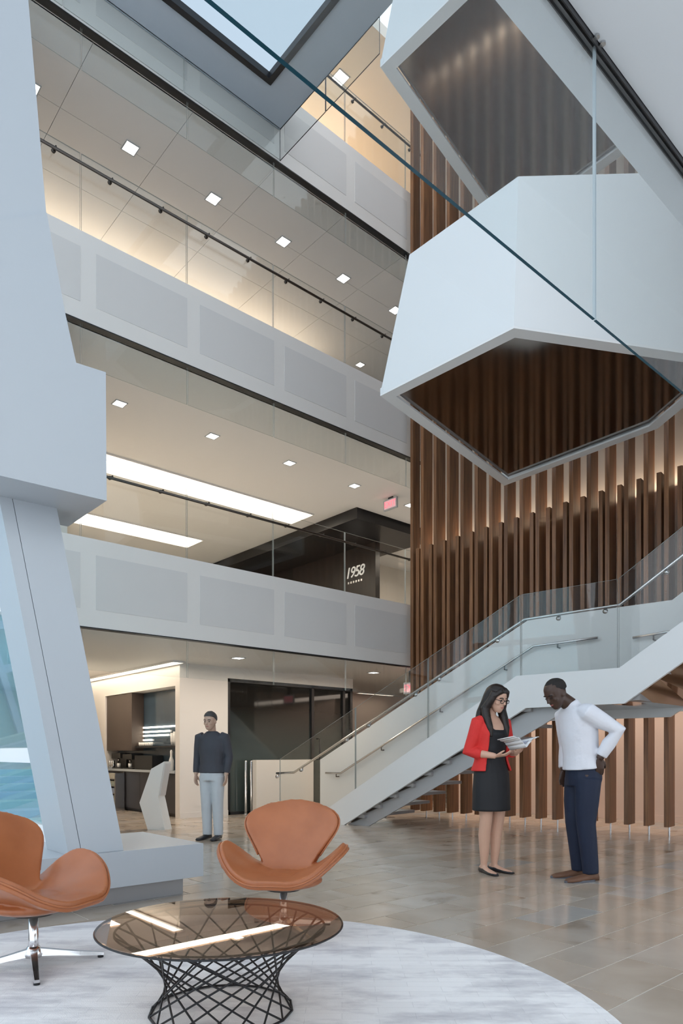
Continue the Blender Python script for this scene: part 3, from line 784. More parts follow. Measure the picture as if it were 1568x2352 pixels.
rimc = spline_closed(seat_half + [(-x, y, z) for x, y, z in seat_half[-2:0:-1]], 6)
SC = Vector((0, 0.0, 0.378))
def shell_pt(R, t):
    p = SC + (R - SC) * t
    p.z = SC.z + (R.z - SC.z) * (t ** 2.1)
    return p
def back_pt(u, v):
    """back cushion: v 0 at the seat .. 1 at the top, u -1..1 across"""
    yc = -0.105 - 0.150*v**0.75 - 0.115*v*v
    zc = 0.375 + 0.085*v + 0.322*v**1.25
    w = 0.135 + 0.21*(v/0.85)**1.3
    if v > 0.55: w *= math.sqrt(max(0.0, 1 - ((v - 0.55)/0.4505)**2.6))
    return Vector((u*w, yc + 0.055*(u*w/0.3)**2, zc - 0.012*u*u*v))
def slab(rows, closed_u, th):
    """rows of points -> closed solid, thickened along vertex normals"""
    nr, nc = len(rows), len(rows[0]); fs = []
    for i in range(nr - 1):
        for j in range(nc if closed_u else nc - 1): fs.append((i*nc + j, i*nc + (j+1) % nc, (i+1)*nc + (j+1) % nc, (i+1)*nc + j))
    me = bpy.data.meshes.new('tmp'); me.from_pydata([tuple(p) for r in rows for p in r], [], fs)
    bm = bmesh.new(); bm.from_mesh(me); bmesh.ops.remove_doubles(bm, verts=bm.verts, dist=1e-5); bmesh.ops.recalc_face_normals(bm, faces=bm.faces)
    bm.normal_update()
    top = [v.co.copy() for v in bm.verts]; nn = [v.normal.copy() for v in bm.verts]; bm.verts.index_update()
    F = [[v.index for v in f.verts] for f in bm.faces]
    bd = [[v.index for v in e.verts] for e in bm.edges if e.is_boundary]
    n = len(top); V = [p + q*th/2 for p, q in zip(top, nn)] + [p - q*th/2 for p, q in zip(top, nn)]
    FS = F + [[k + n for k in f][::-1] for f in F] + [[a, b, b + n, a + n] for a, b in bd]
    bm.free(); bpy.data.meshes.remove(me)
    return V, FS
def make_chair(label, loc, rz):
    t = thing('lounge_chair', label, 'chair', loc, rz, 'cognac leather lounge chairs on the rug')
    mb = MB(); NT = 12
    V, FS = slab([[shell_pt(R, max(k, 0.001) / NT) + Vector((0, 0, -0.047)) for R in rimc] for k in range(NT + 1)], True, 0.052); mb.add(V, FS)
    V, FS = slab([[back_pt(-1 + 2*j/16, i/22) + Vector((0, 0, -0.025)) for j in range(17)] for i in range(23)], False, 0.046); mb.add(V, FS)
    mb.ell((0, 0.0, 0.318), (0.235, 0.21, 0.052), 24, 12)
    o = mb.build('shell', 'leather', t, local=True, smooth=True)
    remesh(o, 0.0065, 7)
    pts = [R + Vector((0, 0, -0.049)) + (shell_pt(R, 1.0) - shell_pt(R, 0.93)).normalized()*0.0035 for R in rimc]
    MB().tube(pts, 0.006, 8, closed=True).build('piping', 'leather', t, local=True, smooth=True)
    bp = [back_pt(-1, v/20) for v in range(6, 20)] + [back_pt(-1 + 2*j/16, 0.992) for j in range(4, 13)] + [back_pt(1, v/20) for v in range(19, 5, -1)]
    c_ = Vector((0, -0.3, 0.62))
    MB().tube([p + Vector((0, 0, -0.025)) + (p - c_).normalized()*0.006 for p in bp], 0.0055, 8).build('piping', 'leather', t, local=True, smooth=True)
    MB().lathe([(0.10, 0.258), (0.10, 0.270), (0.05, 0.29)], (0, -0.015, 0), 20).build('seat_plate', 'darksteel', t, local=True, smooth=True)
    MB().lathe([(0.030, 0.07), (0.024, 0.12), (0.022, 0.27)], (0, -0.015, 0), 20).build('column', 'alu', t, local=True, smooth=True)
    MB().lathe([(0.042, 0.045), (0.045, 0.06), (0.036, 0.085), (0.026, 0.10)], (0, -0.015, 0), 20).build('hub', 'alu', t, local=True, smooth=True)
    for k in range(4):
        a = math.radians(45 + 90*k); d = Vector((math.cos(a), math.sin(a), 0)); w = Vector((-d.y, d.x, 0)); c = Vector((0, -0.015, 0))
        rings = []
        for s, ww, zt, zb in ((0.02, 0.022, 0.088, 0.050), (0.12, 0.019, 0.066, 0.040), (0.24, 0.016, 0.042, 0.022), (0.335, 0.013, 0.026, 0.012)):
            p = c + d*s
            rings.append([p - w*ww + Vector((0,0,zb)), p + w*ww + Vector((0,0,zb)), p + w*ww*0.75 + Vector((0,0,zt)), p - w*ww*0.75 + Vector((0,0,zt))])
        lg = MB().loft(rings).build('leg', 'alu', t, local=True)
        p = c + d*0.32
        MB().lathe([(0.015, 0.0), (0.015, 0.012)], p, 12).build('glide', 'black', lg, local=True)
    return t
def face(dx, dy): return math.atan2(dy, dx) - math.pi/2
TBL = Vector((1.52, 2.46, 0))
CH1, CH2 = Vector((1.14, 3.59, RZ)), Vector((2.43, 3.26, RZ))
make_chair('cognac leather lounge chair cropped by the left edge, facing the table', tuple(CH1), math.radians(-60) - math.pi/2)
make_chair('cognac leather lounge chair standing behind the glass table, facing the camera', tuple(CH2), math.radians(-140) - math.pi/2)

# ================================================================== COFFEE TABLE
tb = thing('coffee_table', 'round bronze glass coffee table on a black woven wire base', 'table', (TBL.x, TBL.y, RZ))
TZ = 0.350
MB().lathe([(0.478, TZ-0.0), (0.490, TZ+0.001), (0.500, TZ+0.010), (0.498, TZ+0.012), (0.47, TZ+0.012)], (0,0,0), 96, 0).build('glass_top', ['bronzeglass'], tb, local=True, smooth=False)
MB().tube([(0.4985*math.cos(2*math.pi*j/96), 0.4985*math.sin(2*math.pi*j/96), TZ+0.005) for j in range(96)], 0.0042, 6, closed=True).build('glass_edge', 'black', tb, local=True, smooth=True)
NR = 16; rt, rb = 0.425, 0.292
def rod(a, b): return MB().tube([a, b], 0.0042, 6)
bot_ = [Vector((rb*math.cos(2*math.pi*k/NR), rb*math.sin(2*math.pi*k/NR), 0.0065)) for k in range(NR)]
top_ = [Vector((rt*math.cos(2*math.pi*k/NR), rt*math.sin(2*math.pi*k/NR), TZ-0.006)) for k in range(NR)]
for k in range(NR):
    for s in (4.25, -4.25):
        a = 2*math.pi*(k + s)/NR
        q = Vector((rt*math.cos(a), rt*math.sin(a), TZ-0.004))
        rod(bot_[k], q).build('wire', 'black', tb, local=True)
    MB().tube([bot_[k], bot_[(k+1) % NR]], 0.0055, 6).build('base_wire', 'black', tb, local=True)
MB().tube([(rt*math.cos(2*math.pi*k/64), rt*math.sin(2*math.pi*k/64), TZ-0.005) for k in range(64)], 0.0045, 6, closed=True).build('top_ring', 'black', tb, local=True)

# ================================================================== KIOSK AND COFFEE BAR
M['whitegloss'] = mat('white_ceramic', (0.86, 0.85, 0.82), 0.2, vary=0.02)
KD = 9.65
def kp(x, y): return CAM + ray(x, y) * KD
kk = [(377, 1749), (347, 1766), (320, 1844), (339, 1906), (379, 1906), (363, 1830)]
kpts = [kp(x, y) for x, y in kk]
for p in kpts[3:5]: p.z = 0.0
kt = thing('kiosk', 'white zigzag kiosk stand by the coffee bar', 'kiosk', (kpts[3].x, kpts[3].y, 0))
MB().prism(kpts, (0.13, 0.05, 0)).build('body', 'whitegloss', kt)
a, b = kpts[0], kpts[5]; v = Vector((0.13, 0.05, 0)); o_ = Vector((0.012, -0.010, 0))
q0, q1 = a + (b - a)*0.06, a + (b - a)*0.97
MB().prism([q0 + v*0.1 + o_*0, q1 + v*0.1, q1 + v*0.9, q0 + v*0.9], (0.012, -0.012, 0)).build('screen', 'perf', kt)

M['counter'] = mat('charcoal_cabinet', (0.040, 0.038, 0.044), 0.35, vary=0.1)
M['brown'] = mat('brown_laminate', (0.075, 0.055, 0.045), 0.4, vary=0.08)
M['splash'] = mat('blue_grey_glass_splash', (0.055, 0.085, 0.115), 0.12, vary=0.25, scale=2)
M['plastic'] = mat('black_plastic', (0.015, 0.015, 0.016), 0.3, vary=0.1)
cb = thing('coffee_counter', 'charcoal coffee counter with slim white worktop in the alcove', 'counter', (5.6, 11.7, 0))
for k in range(4):
    y0 = 10.36 + k*0.70
    MB().box(5.54, 6.09, y0, y0+0.695, 0.06, 0.735).build('cabinet', 'counter', cb)
MB().box(5.60, 6.09, 10.36, 13.15, 0.0, 0.06).build('toe_kick', 'black', cb)
wt = tag(MB().box(5.49, 6.095, 10.36, 13.17, 0.735, 0.775).build('worktop', 'white'), 'slim white worktop of the coffee bar', 'worktop')
tc = tag(MB().box(5.52, 5.755, 12.05, 13.17, 1.12, 2.185).build('wall_cabinet', 'brown'), 'tall brown laminate cabinet above the coffee machines', 'cabinet')
sp = struct(MB().box(5.76, 6.10, 10.36, 13.17, 0.775, 2.185), 'wall_splash', 'splash')
sh = tag(MB().box(5.58, 5.755, 10.37, 12.03, 1.17, 1.20).build('shelf', 'black'), 'black wall shelf over the coffee counter', 'shelf')
def cup(x, y, z, r, h, label, grp, nm='cup'):
    o = MB().lathe([(r*0.7, z), (r, z+h*0.4), (r, z+h), (r*0.85, z+h), (r*0.8, z+h*0.3)], (x, y, 0), 14).build(nm, 'whitegloss', smooth=True)
    tag(o, label, 'cup', grp)
for k in range(6): cup(5.66, 11.98 - k*0.085, 1.20, 0.036, 0.07, 'small white cup on the black shelf, %s of six from the left end' % ORD[k], 'white cups on the shelf')
for k in range(4):
    cup(5.66, 10.74 - k*0.095, 1.20, 0.04, 0.22 + 0.02*(k % 2), 'tall white cup stack on the black shelf, %s of four from the left' % ORD[k], 'white cup stacks on the shelf', 'cup_stack')
bk = tag(MB().box(5.60, 5.72, 10.37, 10.385, 1.20, 1.44).box(5.60, 5.72, 10.37, 10.385, 1.20, 1.30).build('menu_holder', 'plastic'), 'black holder beside the white cup stacks on the shelf', 'holder')
for k, (z, y1) in enumerate(((1.30, 11.7), (1.38, 11.05), (1.45, 11.02), (1.53, 10.4))):
    o = MB().box(5.73, 5.757, y1, 12.03, z, z + 0.028).build('glow_line', 'cove')  # added glowing bars for the pale lines on the splash, not lamps
    tag(o, 'thin pale glowing line on the blue splash panel, %s from the bottom' % ORD[k], 'glowing line', 'glowing lines in the alcove')
def machine(y0, y1, h, label):
    t = thing('coffee_machine', label, 'coffee machine', (5.63, (y0+y1)/2, 0.775))
    MB().box(5.53, 5.74, y0, y1, 0.775, 0.80).box(5.64, 5.74, y0, y1, 0.80, 0.775+h-0.10).build('body', 'plastic', t)
    MB().box(5.52, 5.74, y0, y1, 0.775+h-0.10, 0.775+h).build('head', 'plastic', t)
    ym = (y0+y1)/2
    MB().lathe([(0.018, 0.775+h-0.15), (0.018, 0.775+h-0.10)], (5.58, ym, 0), 12).build('spout', 'steel', t, smooth=True)
    MB().lathe([(0.028, 0.80), (0.036, 0.84), (0.036, 0.88), (0.03, 0.88)], (5.58, ym, 0), 12).build('mug', 'whitegloss', t, smooth=True)
machine(12.55, 12.95, 0.30, 'black coffee machine at the far left of the counter')
machine(12.05, 12.45, 0.28, 'black coffee machine in the middle of the counter')
o = MB().box(5.53, 5.74, 11.25, 11.95, 0.775, 1.03).build('snack_box', 'plastic'); tag(o, 'plain black box right of the coffee machines', 'box')
for k in range(3):
    o = MB().lathe([(0.035, 0.775), (0.035, 0.86), (0.02, 0.89), (0.02, 0.93)], (5.57, 12.98 + 0.08*k, 0), 12).build('jar', 'steel', smooth=True)
    tag(o, 'small metal jar left of the coffee machines, %s of three from the machines' % ORD[k], 'jar', 'jars on the counter')
o = MB().lathe([(0.042, 0.775), (0.042, 0.95), (0.020, 1.02), (0.020, 1.06), (0.024, 1.10), (0.01, 1.13)], (5.57, 10.62, 0), 16).build('dispenser_bottle', 'whitegloss', smooth=True)
tag(o, 'white dispenser bottle at the near end of the counter', 'bottle')
ck = thing('snack_rack', 'narrow open rack of snacks standing against the charcoal counter', 'rack', (5.38, 12.55, 0))
for y in (12.36, 12.78): MB().box(5.34, 5.52, y, y+0.04, 0.0, 0.70).build('side_frame', 'steel', ck)
cols = [(0.55, 0.52, 0.45), (0.40, 0.45, 0.40), (0.35, 0.42, 0.55), (0.50, 0.50, 0.46), (0.38, 0.20, 0.14)]
for k in range(5): M['snack%d' % k] = mat('snack_packets_%d' % k, cols[k], 0.5, vary=0.3, scale=30)
for k in range(5):
    MB().box(5.34, 5.52, 12.40, 12.78, 0.04+0.135*k, 0.055+0.135*k).build('shelf', 'steel', ck)
    MB().box(5.36, 5.50, 12.42, 12.76, 0.055+0.135*k, 0.15+0.135*k).build('packets', 'snack%d' % (4-k), ck)
# ================================================================== PEOPLE
M['skin_f'] = mat('fair_skin', (0.66, 0.40, 0.29), 0.45, vary=0.05, scale=14)
M['skin_m'] = mat('deep_brown_skin', (0.060, 0.030, 0.020), 0.40, vary=0.08, scale=14)
M['skin_b'] = mat('light_skin', (0.55, 0.36, 0.27), 0.5, vary=0.05, scale=14)
M['hair'] = mat('dark_hair', (0.014, 0.008, 0.006), 0.35, vary=0.4, scale=60, bump=0.3, bscale=120)
M['hair_m'] = mat('cropped_black_hair', (0.012, 0.009, 0.008), 0.7, vary=0.3, scale=90, bump=0.4, bscale=400)
M['hair_b'] = mat('grey_brown_hair', (0.06, 0.055, 0.055), 0.6, vary=0.3, scale=60)
M['red'] = mat('red_knit', (0.72, 0.035, 0.030), 0.75, vary=0.10, scale=9, bump=0.35, bscale=160)
M['dress'] = mat('black_jersey', (0.010, 0.010, 0.013), 0.65, vary=0.2, scale=6, bump=0.2, bscale=20)
M['shirt'] = mat('white_cotton', (0.78, 0.79, 0.85), 0.7, vary=0.04, scale=8, bump=0.7, bscale=14)
M['navy'] = mat('navy_trousers', (0.007, 0.014, 0.040), 0.7, vary=0.15, scale=8, bump=0.4, bscale=16)
M['greyshirt'] = mat('charcoal_shirt', (0.055, 0.055, 0.068), 0.75, vary=0.15, scale=8, bump=0.4, bscale=18)
M['palepants'] = mat('pale_trousers', (0.55, 0.57, 0.60), 0.7, vary=0.08, scale=8, bump=0.4, bscale=18)
M['blackshoe'] = mat('black_leather_shoe', (0.010, 0.010, 0.014), 0.3, vary=0.1)
M['brownshoe'] = mat('brown_suede_shoe', (0.16, 0.075, 0.042), 0.6, vary=0.15, scale=30)
M['sole'] = mat('grey_sole', (0.12, 0.12, 0.14), 0.6)
M['eye'] = mat('eye_dark', (0.02, 0.012, 0.01), 0.2)
M['lip'] = mat('lip', (0.45, 0.14, 0.12), 0.4)
M['paper'] = mat('paper', (0.85, 0.85, 0.86), 0.6, vary=0.02)
M['print'] = mat('printed_page', (0.42, 0.44, 0.52), 0.5, vary=0.45, scale=40)

def ering(c, rx, ry, n=20, tilt=0.0, sq=1.0):
    c = Vector(c); out = []
    for j in range(n):
        a = 2*math.pi*j/n
        ca, sa = math.cos(a), math.sin(a)
        x = rx*math.copysign(abs(ca)**sq, ca); y = ry*math.copysign(abs(sa)**sq, sa)
        out.append(c + Vector((x*math.cos(tilt), y, -x*math.sin(tilt))))
    return out
def headmat(c, pitch, yaw=0.0, roll=0.0):
    return Matrix.Translation(Vector(c)) @ Matrix.Rotation(yaw, 4, 'Z') @ Matrix.Rotation(roll, 4, 'X') @ Matrix.Rotation(pitch, 4, 'Y')
def add_head(mb, H, s=1.0):
    prof = [(0.0, 0.058, 0.024, 0.026), (0.018, 0.040, 0.050, 0.044), (0.045, 0.024, 0.072, 0.058), (0.08, 0.010, 0.088, 0.067), (0.115, 0.002, 0.094, 0.073),
            (0.15, -0.003, 0.096, 0.075), (0.18, -0.006, 0.088, 0.069), (0.205, -0.008, 0.066, 0.053), (0.221, -0.008, 0.034, 0.028)]
    mb.loft([[H @ (p*s) for p in ering((cx, 0, z), rx, ry)] for z, cx, rx, ry in prof])
    mb.tube([H @ (Vector(p)*s) for p in ((0.086, 0, 0.125), (0.100, 0, 0.105), (0.108, 0, 0.088), (0.092, 0, 0.078))], [0.008*s, 0.011*s, 0.015*s, 0.008*s], 8)
    for sd in (-1, 1):
        mb.ell(H @ (Vector((-0.004, sd*0.076, 0.098))*s), (0.020*s, 0.010*s, 0.031*s), 8, 6)
        mb.ell(H @ (Vector((0.078, sd*0.030, 0.132))*s), (0.014*s, 0.026*s, 0.007*s), 8, 6)
        mb.ell(H @ (Vector((0.060, sd*0.040, 0.085))*s), (0.028*s, 0.024*s, 0.022*s), 8, 6)
    mb.ell(H @ (Vector((0.082, 0, 0.052))*s), (0.012*s, 0.024*s, 0.012*s), 10, 6)
def face_parts(H, t, s=1.0):
    for sd in (-1, 1):
        MB().ell(H @ (Vector((0.087, sd*0.031, 0.112))*s), (0.008*s, 0.013*s, 0.006*s), 10, 6).build('eye', 'eye', t, local=True, smooth=True)
        MB().tube([H @ (Vector(p)*s) for p in ((0.090, sd*0.012, 0.134), (0.092, sd*0.032, 0.139), (0.080, sd*0.052, 0.134))], 0.004*s, 6).build('eyebrow', 'hair_m', t, local=True, smooth=True)
    MB().ell(H @ (Vector((0.092, 0, 0.053))*s), (0.006*s, 0.021*s, 0.007*s), 10, 6).build('mouth', 'lip', t, local=True, smooth=True)
def add_hand(mb, w, d, nrm, side, curl=0.35, s=1.0):
    """w wrist, d finger direction, nrm palm normal (fingers curl towards it), side +1/-1: thumb side is d x nrm * side"""
    w, d, nrm = Vector(w), Vector(d).normalized(), Vector(nrm); nrm = (nrm - d*nrm.dot(d)).normalized()
    th = d.cross(nrm) * side
    rings = []
    for k, (a, hw, ht) in enumerate(((0.0, 0.024, 0.016), (0.03, 0.034, 0.015), (0.065, 0.039, 0.013), (0.088, 0.038, 0.011))):
        c = w + d*a*s
        rings.append([c + (th*math.cos(q)*hw + nrm*math.sin(q)*ht)*s for q in [2*math.pi*j/12 for j in range(12)]])
    mb.loft(rings)
    for off, ln in ((0.029, 0.070), (0.010, 0.079), (-0.010, 0.073), (-0.029, 0.056)):
        p = w + (d*0.080 + th*off)*s; pts = [p]; dd = d.copy(); fan = th*off*1.6
        dd = (dd + fan).normalized()
        for seg in (0.42, 0.32, 0.26):
            dd = (dd*math.cos(curl) + nrm*math.sin(curl)).normalized(); p = p + dd*ln*seg*1.08*s; pts.append(p)
        mb.tube(pts, [0.0092*s, 0.0088*s, 0.0080*s, 0.0066*s], 8)
    p = w + (d*0.022 + th*0.026)*s
    mb.tube([p, p + (d*0.026 + th*0.022 + nrm*0.008)*s, p + (d*0.052 + th*0.030 + nrm*0.020)*s, p + (d*0.074 + th*0.030 + nrm*0.030)*s], [0.013*s, 0.0115*s, 0.010*s, 0.0075*s], 8)
def add_foot(mb, a, toe, h, w, grow=0.0):
    """a ankle point, toe tip point on the floor"""
    a, toe = Vector(a), Vector(toe); d = Vector((toe.x - a.x, toe.y - a.y, 0)); L = d.length; d.normalize(); sd = Vector((-d.y, d.x, 0))
    rings = []
    for q, hw, ht in ((-0.055, 0.024, 0.05), (-0.04, 0.032, h), (0.01, 0.033, h), (0.055, 0.036, h*0.72), (L*0.60, 0.044, h*0.50), (L*0.85, 0.040, h*0.38), (L, 0.018, h*0.24)):
        c = Vector((a.x, a.y, 0)) + d*q
        hw = hw*w + grow
        rings.append([c + sd*(hw*math.cos(t)) + Vector((0, 0, max(0.004, ht*(0.5 + 0.5*math.sin(t)) + grow*(math.sin(t) > 0)))) for t in [2*math.pi*j/14 for j in range(14)]])
    mb.loft(rings)

# ---------------------------------------------------------------- woman in the red cardigan
wp = atZ(1128, 2004, 0.0)
WO = thing('person', 'woman in red cardigan and black dress reading an open booklet', 'person', (wp.x, wp.y, 0), math.radians(-100))
H = headmat((0.020, 0, 1.462), math.radians(20), math.radians(6))
b = MB()
b.loft([ering((0, 0, 0.80), 0.10, 0.15), ering((0, 0, 0.90), 0.115, 0.165), ering((0, 0, 1.02), 0.085, 0.122), ering((0.008, 0, 1.15), 0.092, 0.130), ering((0.018, 0, 1.25), 0.104, 0.140), ering((0.006, 0, 1.33), 0.080, 0.150), ering((-0.006, 0, 1.385), 0.055, 0.115), ering((-0.004, 0, 1.415), 0.045, 0.060)])
b.tube([(-0.012, 0, 1.38), (-0.004, 0, 1.44), (0.010, 0, 1.50)], [0.050, 0.045, 0.048], 14)
add_head(b, H)
for sd in (-1, 1):
    b.tube([(0.0, sd*0.085, 0.86), (0.012, sd*0.080, 0.66), (0.010, sd*0.074, 0.48), (-0.016, sd*0.070, 0.34), (-0.020, sd*0.066, 0.20), (-0.028, sd*0.064, 0.085), (-0.03, sd*0.064, 0.04)],
           [0.085, 0.074, 0.055, 0.054, 0.044, 0.030, 0.030], 14)
    add_foot(b, (-0.030, sd*0.064, 0), (0.165, sd*0.10, 0), 0.075, 0.80)
sR, eR, wR = Vector((0, -0.158, 1.358)), Vector((-0.055, -0.215, 1.085)), Vector((0.150, -0.095, 1.052))
sL, eL, wL = Vector((0, 0.158, 1.358)), Vector((0.0, 0.225, 1.09)), Vector((0.190, 0.110, 1.075))
for s_, e_, w_ in ((sR, eR, wR), (sL, eL, wL)):
    b.tube([s_ + Vector((0, -s_.y*0.25, 0.0)), s_, (s_ + e_)/2, e_, (e_*0.6 + w_*0.4), w_], [0.045, 0.050, 0.044, 0.038, 0.037, 0.025], 12)
add_hand(b, wR, Vector((0.75, 0.62, 0.10)), Vector((-0.1, 0.25, 1)), 1, 0.28, 0.92)
add_hand(b, wL, Vector((0.80, -0.55, 0.10)), Vector((-0.1, -0.25, 1)), -1, 0.28, 0.92)
remesh(b.build('body', 'skin_f', WO, local=True, smooth=True), 0.0052, 4)
face_parts(H, WO)
# dress
d = MB()
d.loft([ering((0.0, 0, 0.560), 0.150, 0.190), ering((0, 0, 0.60), 0.149, 0.188), ering((0, 0, 0.75), 0.143, 0.187), ering((0, 0, 0.90), 0.130, 0.178), ering((0, 0, 1.02), 0.100, 0.138), ering((0.008, 0, 1.15), 0.106, 0.142), ering((0.018, 0, 1.25), 0.118, 0.150), ering((0.010, 0, 1.31), 0.100, 0.130, tilt=0.25)])
for sd in (-1, 1): d.tube([(0.085, sd*0.075, 1.27), (0.055, sd*0.090, 1.345), (0.0, sd*0.098, 1.395), (-0.055, sd*0.09, 1.36), (-0.085, sd*0.08, 1.28)], 0.024, 8)
remesh(d.build('dress', 'dress', WO, local=True, smooth=True), 0.009, 5)
# cardigan: open at the front
c = MB()
def crings(z, cx, rx, ry, op, th=0.022, n=26, side=1):
    o, i = [], []
    for k in range(n):
        a = op + (2*math.pi - 2*op) * k/(n-1)
        o.append(Vector((cx + rx*math.cos(a), ry*math.sin(a), z)))
        i.append(Vector((cx + (rx-th)*math.cos(a), (ry-th)*math.sin(a), z)))
    return o + i[::-1]
c.loft([crings(0.915, 0, 0.165, 0.200, 0.95), crings(1.00, 0, 0.135, 0.170, 0.92), crings(1.06, 0.0, 0.125, 0.160, 0.88), crings(1.15, 0.006, 0.132, 0.162, 0.82), crings(1.25, 0.012, 0.138, 0.168, 0.80),
        crings(1.33, 0.0, 0.112, 0.176, 0.78), crings(1.385, -0.01, 0.080, 0.150, 0.85), crings(1.41, -0.015, 0.066, 0.105, 1.1)])
for s_, e_, w_ in ((sR, eR, wR), (sL, eL, wL)):
    c.tube([s_ + Vector((0, -s_.y*0.2, 0.005)), s_ + Vector((0, 0, 0.003)), (s_ + e_)/2, e_ + Vector((-0.012, 0, -0.004)), e_*0.72 + w_*0.28, e_*0.52 + w_*0.48], [0.056, 0.062, 0.058, 0.056, 0.052, 0.047], 14)
remesh(c.build('cardigan', 'red', WO, local=True, smooth=True), 0.008, 4)
# hair
h = MB()
def hp(x, y, z): return H @ Vector((x, y, z))
h.loft([[hp(*p) for p in ering((cx, 0, z), rx, ry)] for z, cx, rx, ry in ((0.135, -0.024, 0.088, 0.086), (0.165, -0.018, 0.100, 0.088), (0.195, -0.012, 0.094, 0.078), (0.222, -0.010, 0.066, 0.056), (0.238, -0.010, 0.030, 0.026))])
def hring(x, z, rx, ry): return [hp(*p) for p in ering((x, 0, z), rx, ry)]
h.loft([hring(-0.02, 0.215, 0.060, 0.055), hring(-0.035, 0.175, 0.080, 0.084), hring(-0.050, 0.120, 0.072, 0.092), hring(-0.060, 0.060, 0.062, 0.096)] +
       [ering(p, rx, ry) for p, rx, ry in ((Vector((-0.066, 0, 1.46)), 0.056, 0.106), (Vector((-0.080, 0, 1.38)), 0.050, 0.118), (Vector((-0.092, 0, 1.29)), 0.040, 0.120), (Vector((-0.098, 0, 1.21)), 0.020, 0.095))])
for sd in (-1, 1):
    a0 = hp(0.020, sd*0.074, 0.175)
    h.tube([a0, hp(0.022, sd*0.086, 0.11), Vector((0.025, sd*0.098, 1.475)), Vector((0.050, sd*0.105, 1.39)), Vector((0.085, sd*0.100, 1.30)), Vector((0.100, sd*0.095, 1.22))], [0.028, 0.034, 0.043, 0.040, 0.032, 0.014], 10)
    h.tube([hp(0.050, sd*0.012, 0.212), hp(0.066, sd*0.045, 0.190), hp(0.045, sd*0.076, 0.150), hp(0.030, sd*0.084, 0.10)], [0.022, 0.022, 0.022, 0.020], 8)
remesh(h.build('hair', 'hair', WO, local=True, smooth=True), 0.006, 5)
# glasses
for sd in (-1, 1):
    gl = []
    for j in range(16):
        a = 2*math.pi*j/16
        gl.append(hp(0.103, sd*0.033 + 0.025*math.cos(a), 0.110 + 0.018*math.sin(a)))
    MB().tube(gl, 0.0028, 6, closed=True).tube([hp(0.100, sd*0.058, 0.116), hp(0.03, sd*0.078, 0.114)], 0.0025, 6).build('glasses_frame', 'plastic', WO, local=True)
MB().tube([hp(0.104, -0.008, 0.113), hp(0.106, 0, 0.116), hp(0.104, 0.008, 0.113)], 0.0025, 6).build('glasses_bridge', 'plastic', WO, local=True)
for sd in (-1, 1):
    s = MB(); add_foot(s, (-0.030, sd*0.064, 0), (0.172, sd*0.10, 0), 0.050, 0.86, 0.004)
    s.build('shoe', 'blackshoe', WO, local=True, smooth=True)
MB().tube([(0.052*math.cos(a) - 0.0, 0.062*math.sin(a), 1.40 - 0.045*math.cos(a)) for a in [2*math.pi*j/24 for j in range(24)]], 0.0022, 5, closed=True).build('necklace', 'steel', WO, local=True)
# booklet in her hands
ang = WO.rotation_euler.z
BK = thing('booklet', 'open printed booklet held by the woman', 'booklet', (wp.x, wp.y, 0), ang)
for sd, m_ in ((-1, 'paper'), (1, 'paper')):
    p0, p1 = Vector((0.235, 0, 1.105)), Vector((0.420, 0, 1.130))
    rows = []
    for k in range(6):
        q = k/5; off = Vector((0, sd*0.155*q, 0.085*q + 0.025*math.sin(math.pi*q)))
        rows.append((p0 + off, p1 + off))
    mb = MB()
    for k in range(5):
        mb.add([rows[k][0], rows[k][1], rows[k+1][1], rows[k+1][0]], [(0, 1, 2, 3)])
    o = mb.build('page', [m_], BK, local=True, smooth=True); so = o.modifiers.new('s', 'SOLIDIFY'); so.thickness = 0.006
    mb = MB()
    for k in range(1, 5):
        u = Vector((0, 0, 0.0045)) + Vector((0, -sd*0.002, 0))
        a, e = rows[k][0] + u, rows[k][1] + u; a2, e2 = rows[k+1][0] + u, rows[k+1][1] + u
        if k == 4: a2 = a + (a2 - a)*0.7; e2 = e + (e2 - e)*0.7
        mb.add([a*0.9 + e*0.1, a*0.15 + e*0.85, a2*0.15 + e2*0.85, a2*0.9 + e2*0.1], [(0, 1, 2, 3)])
    if sd > 0: mb.build('print_block', 'print', BK, local=True)

# ---------------------------------------------------------------- man in the white shirt
mp_ = atZ(1334, 2020, 0.0)
MA = thing('person', 'man in white shirt and navy trousers bending his head, hand on his hip', 'person', (mp_.x, mp_.y, 0), math.radians(150))
H = headmat((0.172, 0.0, 1.492), math.radians(36), math.radians(10))
b = MB()
b.loft([ering((-0.02, 0, 0.85), 0.11, 0.15), ering((-0.01, 0, 1.0), 0.11, 0.150), ering((0.0, 0, 1.15), 0.105, 0.150), ering((0.02, 0, 1.28), 0.110, 0.170), ering((0.05, 0, 1.38), 0.095, 0.175), ering((0.075, 0, 1.45), 0.065, 0.130), ering((0.095, 0, 1.48), 0.055, 0.070)])
b.tube([(0.07, 0, 1.42), (0.105, 0, 1.49), H @ Vector((-0.015, 0, 0.06)), H @ Vector((0.0, 0, 0.10))], [0.076, 0.066, 0.060, 0.055], 14)
add_head(b, H, 1.05)
for sd in (-1, 1):
    b.tube([(0.0, sd*0.09, 0.9), (0.0, sd*0.09, 0.5), (-0.04, sd*0.09, 0.10), (-0.04, sd*0.09, 0.05)], [0.08, 0.052, 0.036, 0.034], 12)
    add_foot(b, (-0.045, sd*0.09, 0), (0.19, sd*0.115, 0), 0.075, 0.9)
SL_, EL_, WL_ = Vector((0.055, 0.195, 1.415)), Vector((-0.165, 0.262, 1.262)), Vector((-0.055, 0.188, 1.03))
SR_, ER_, WR_ = Vector((0.055, -0.195, 1.415)), Vector((-0.01, -0.255, 1.14)), Vector((0.05, -0.205, 0.92))
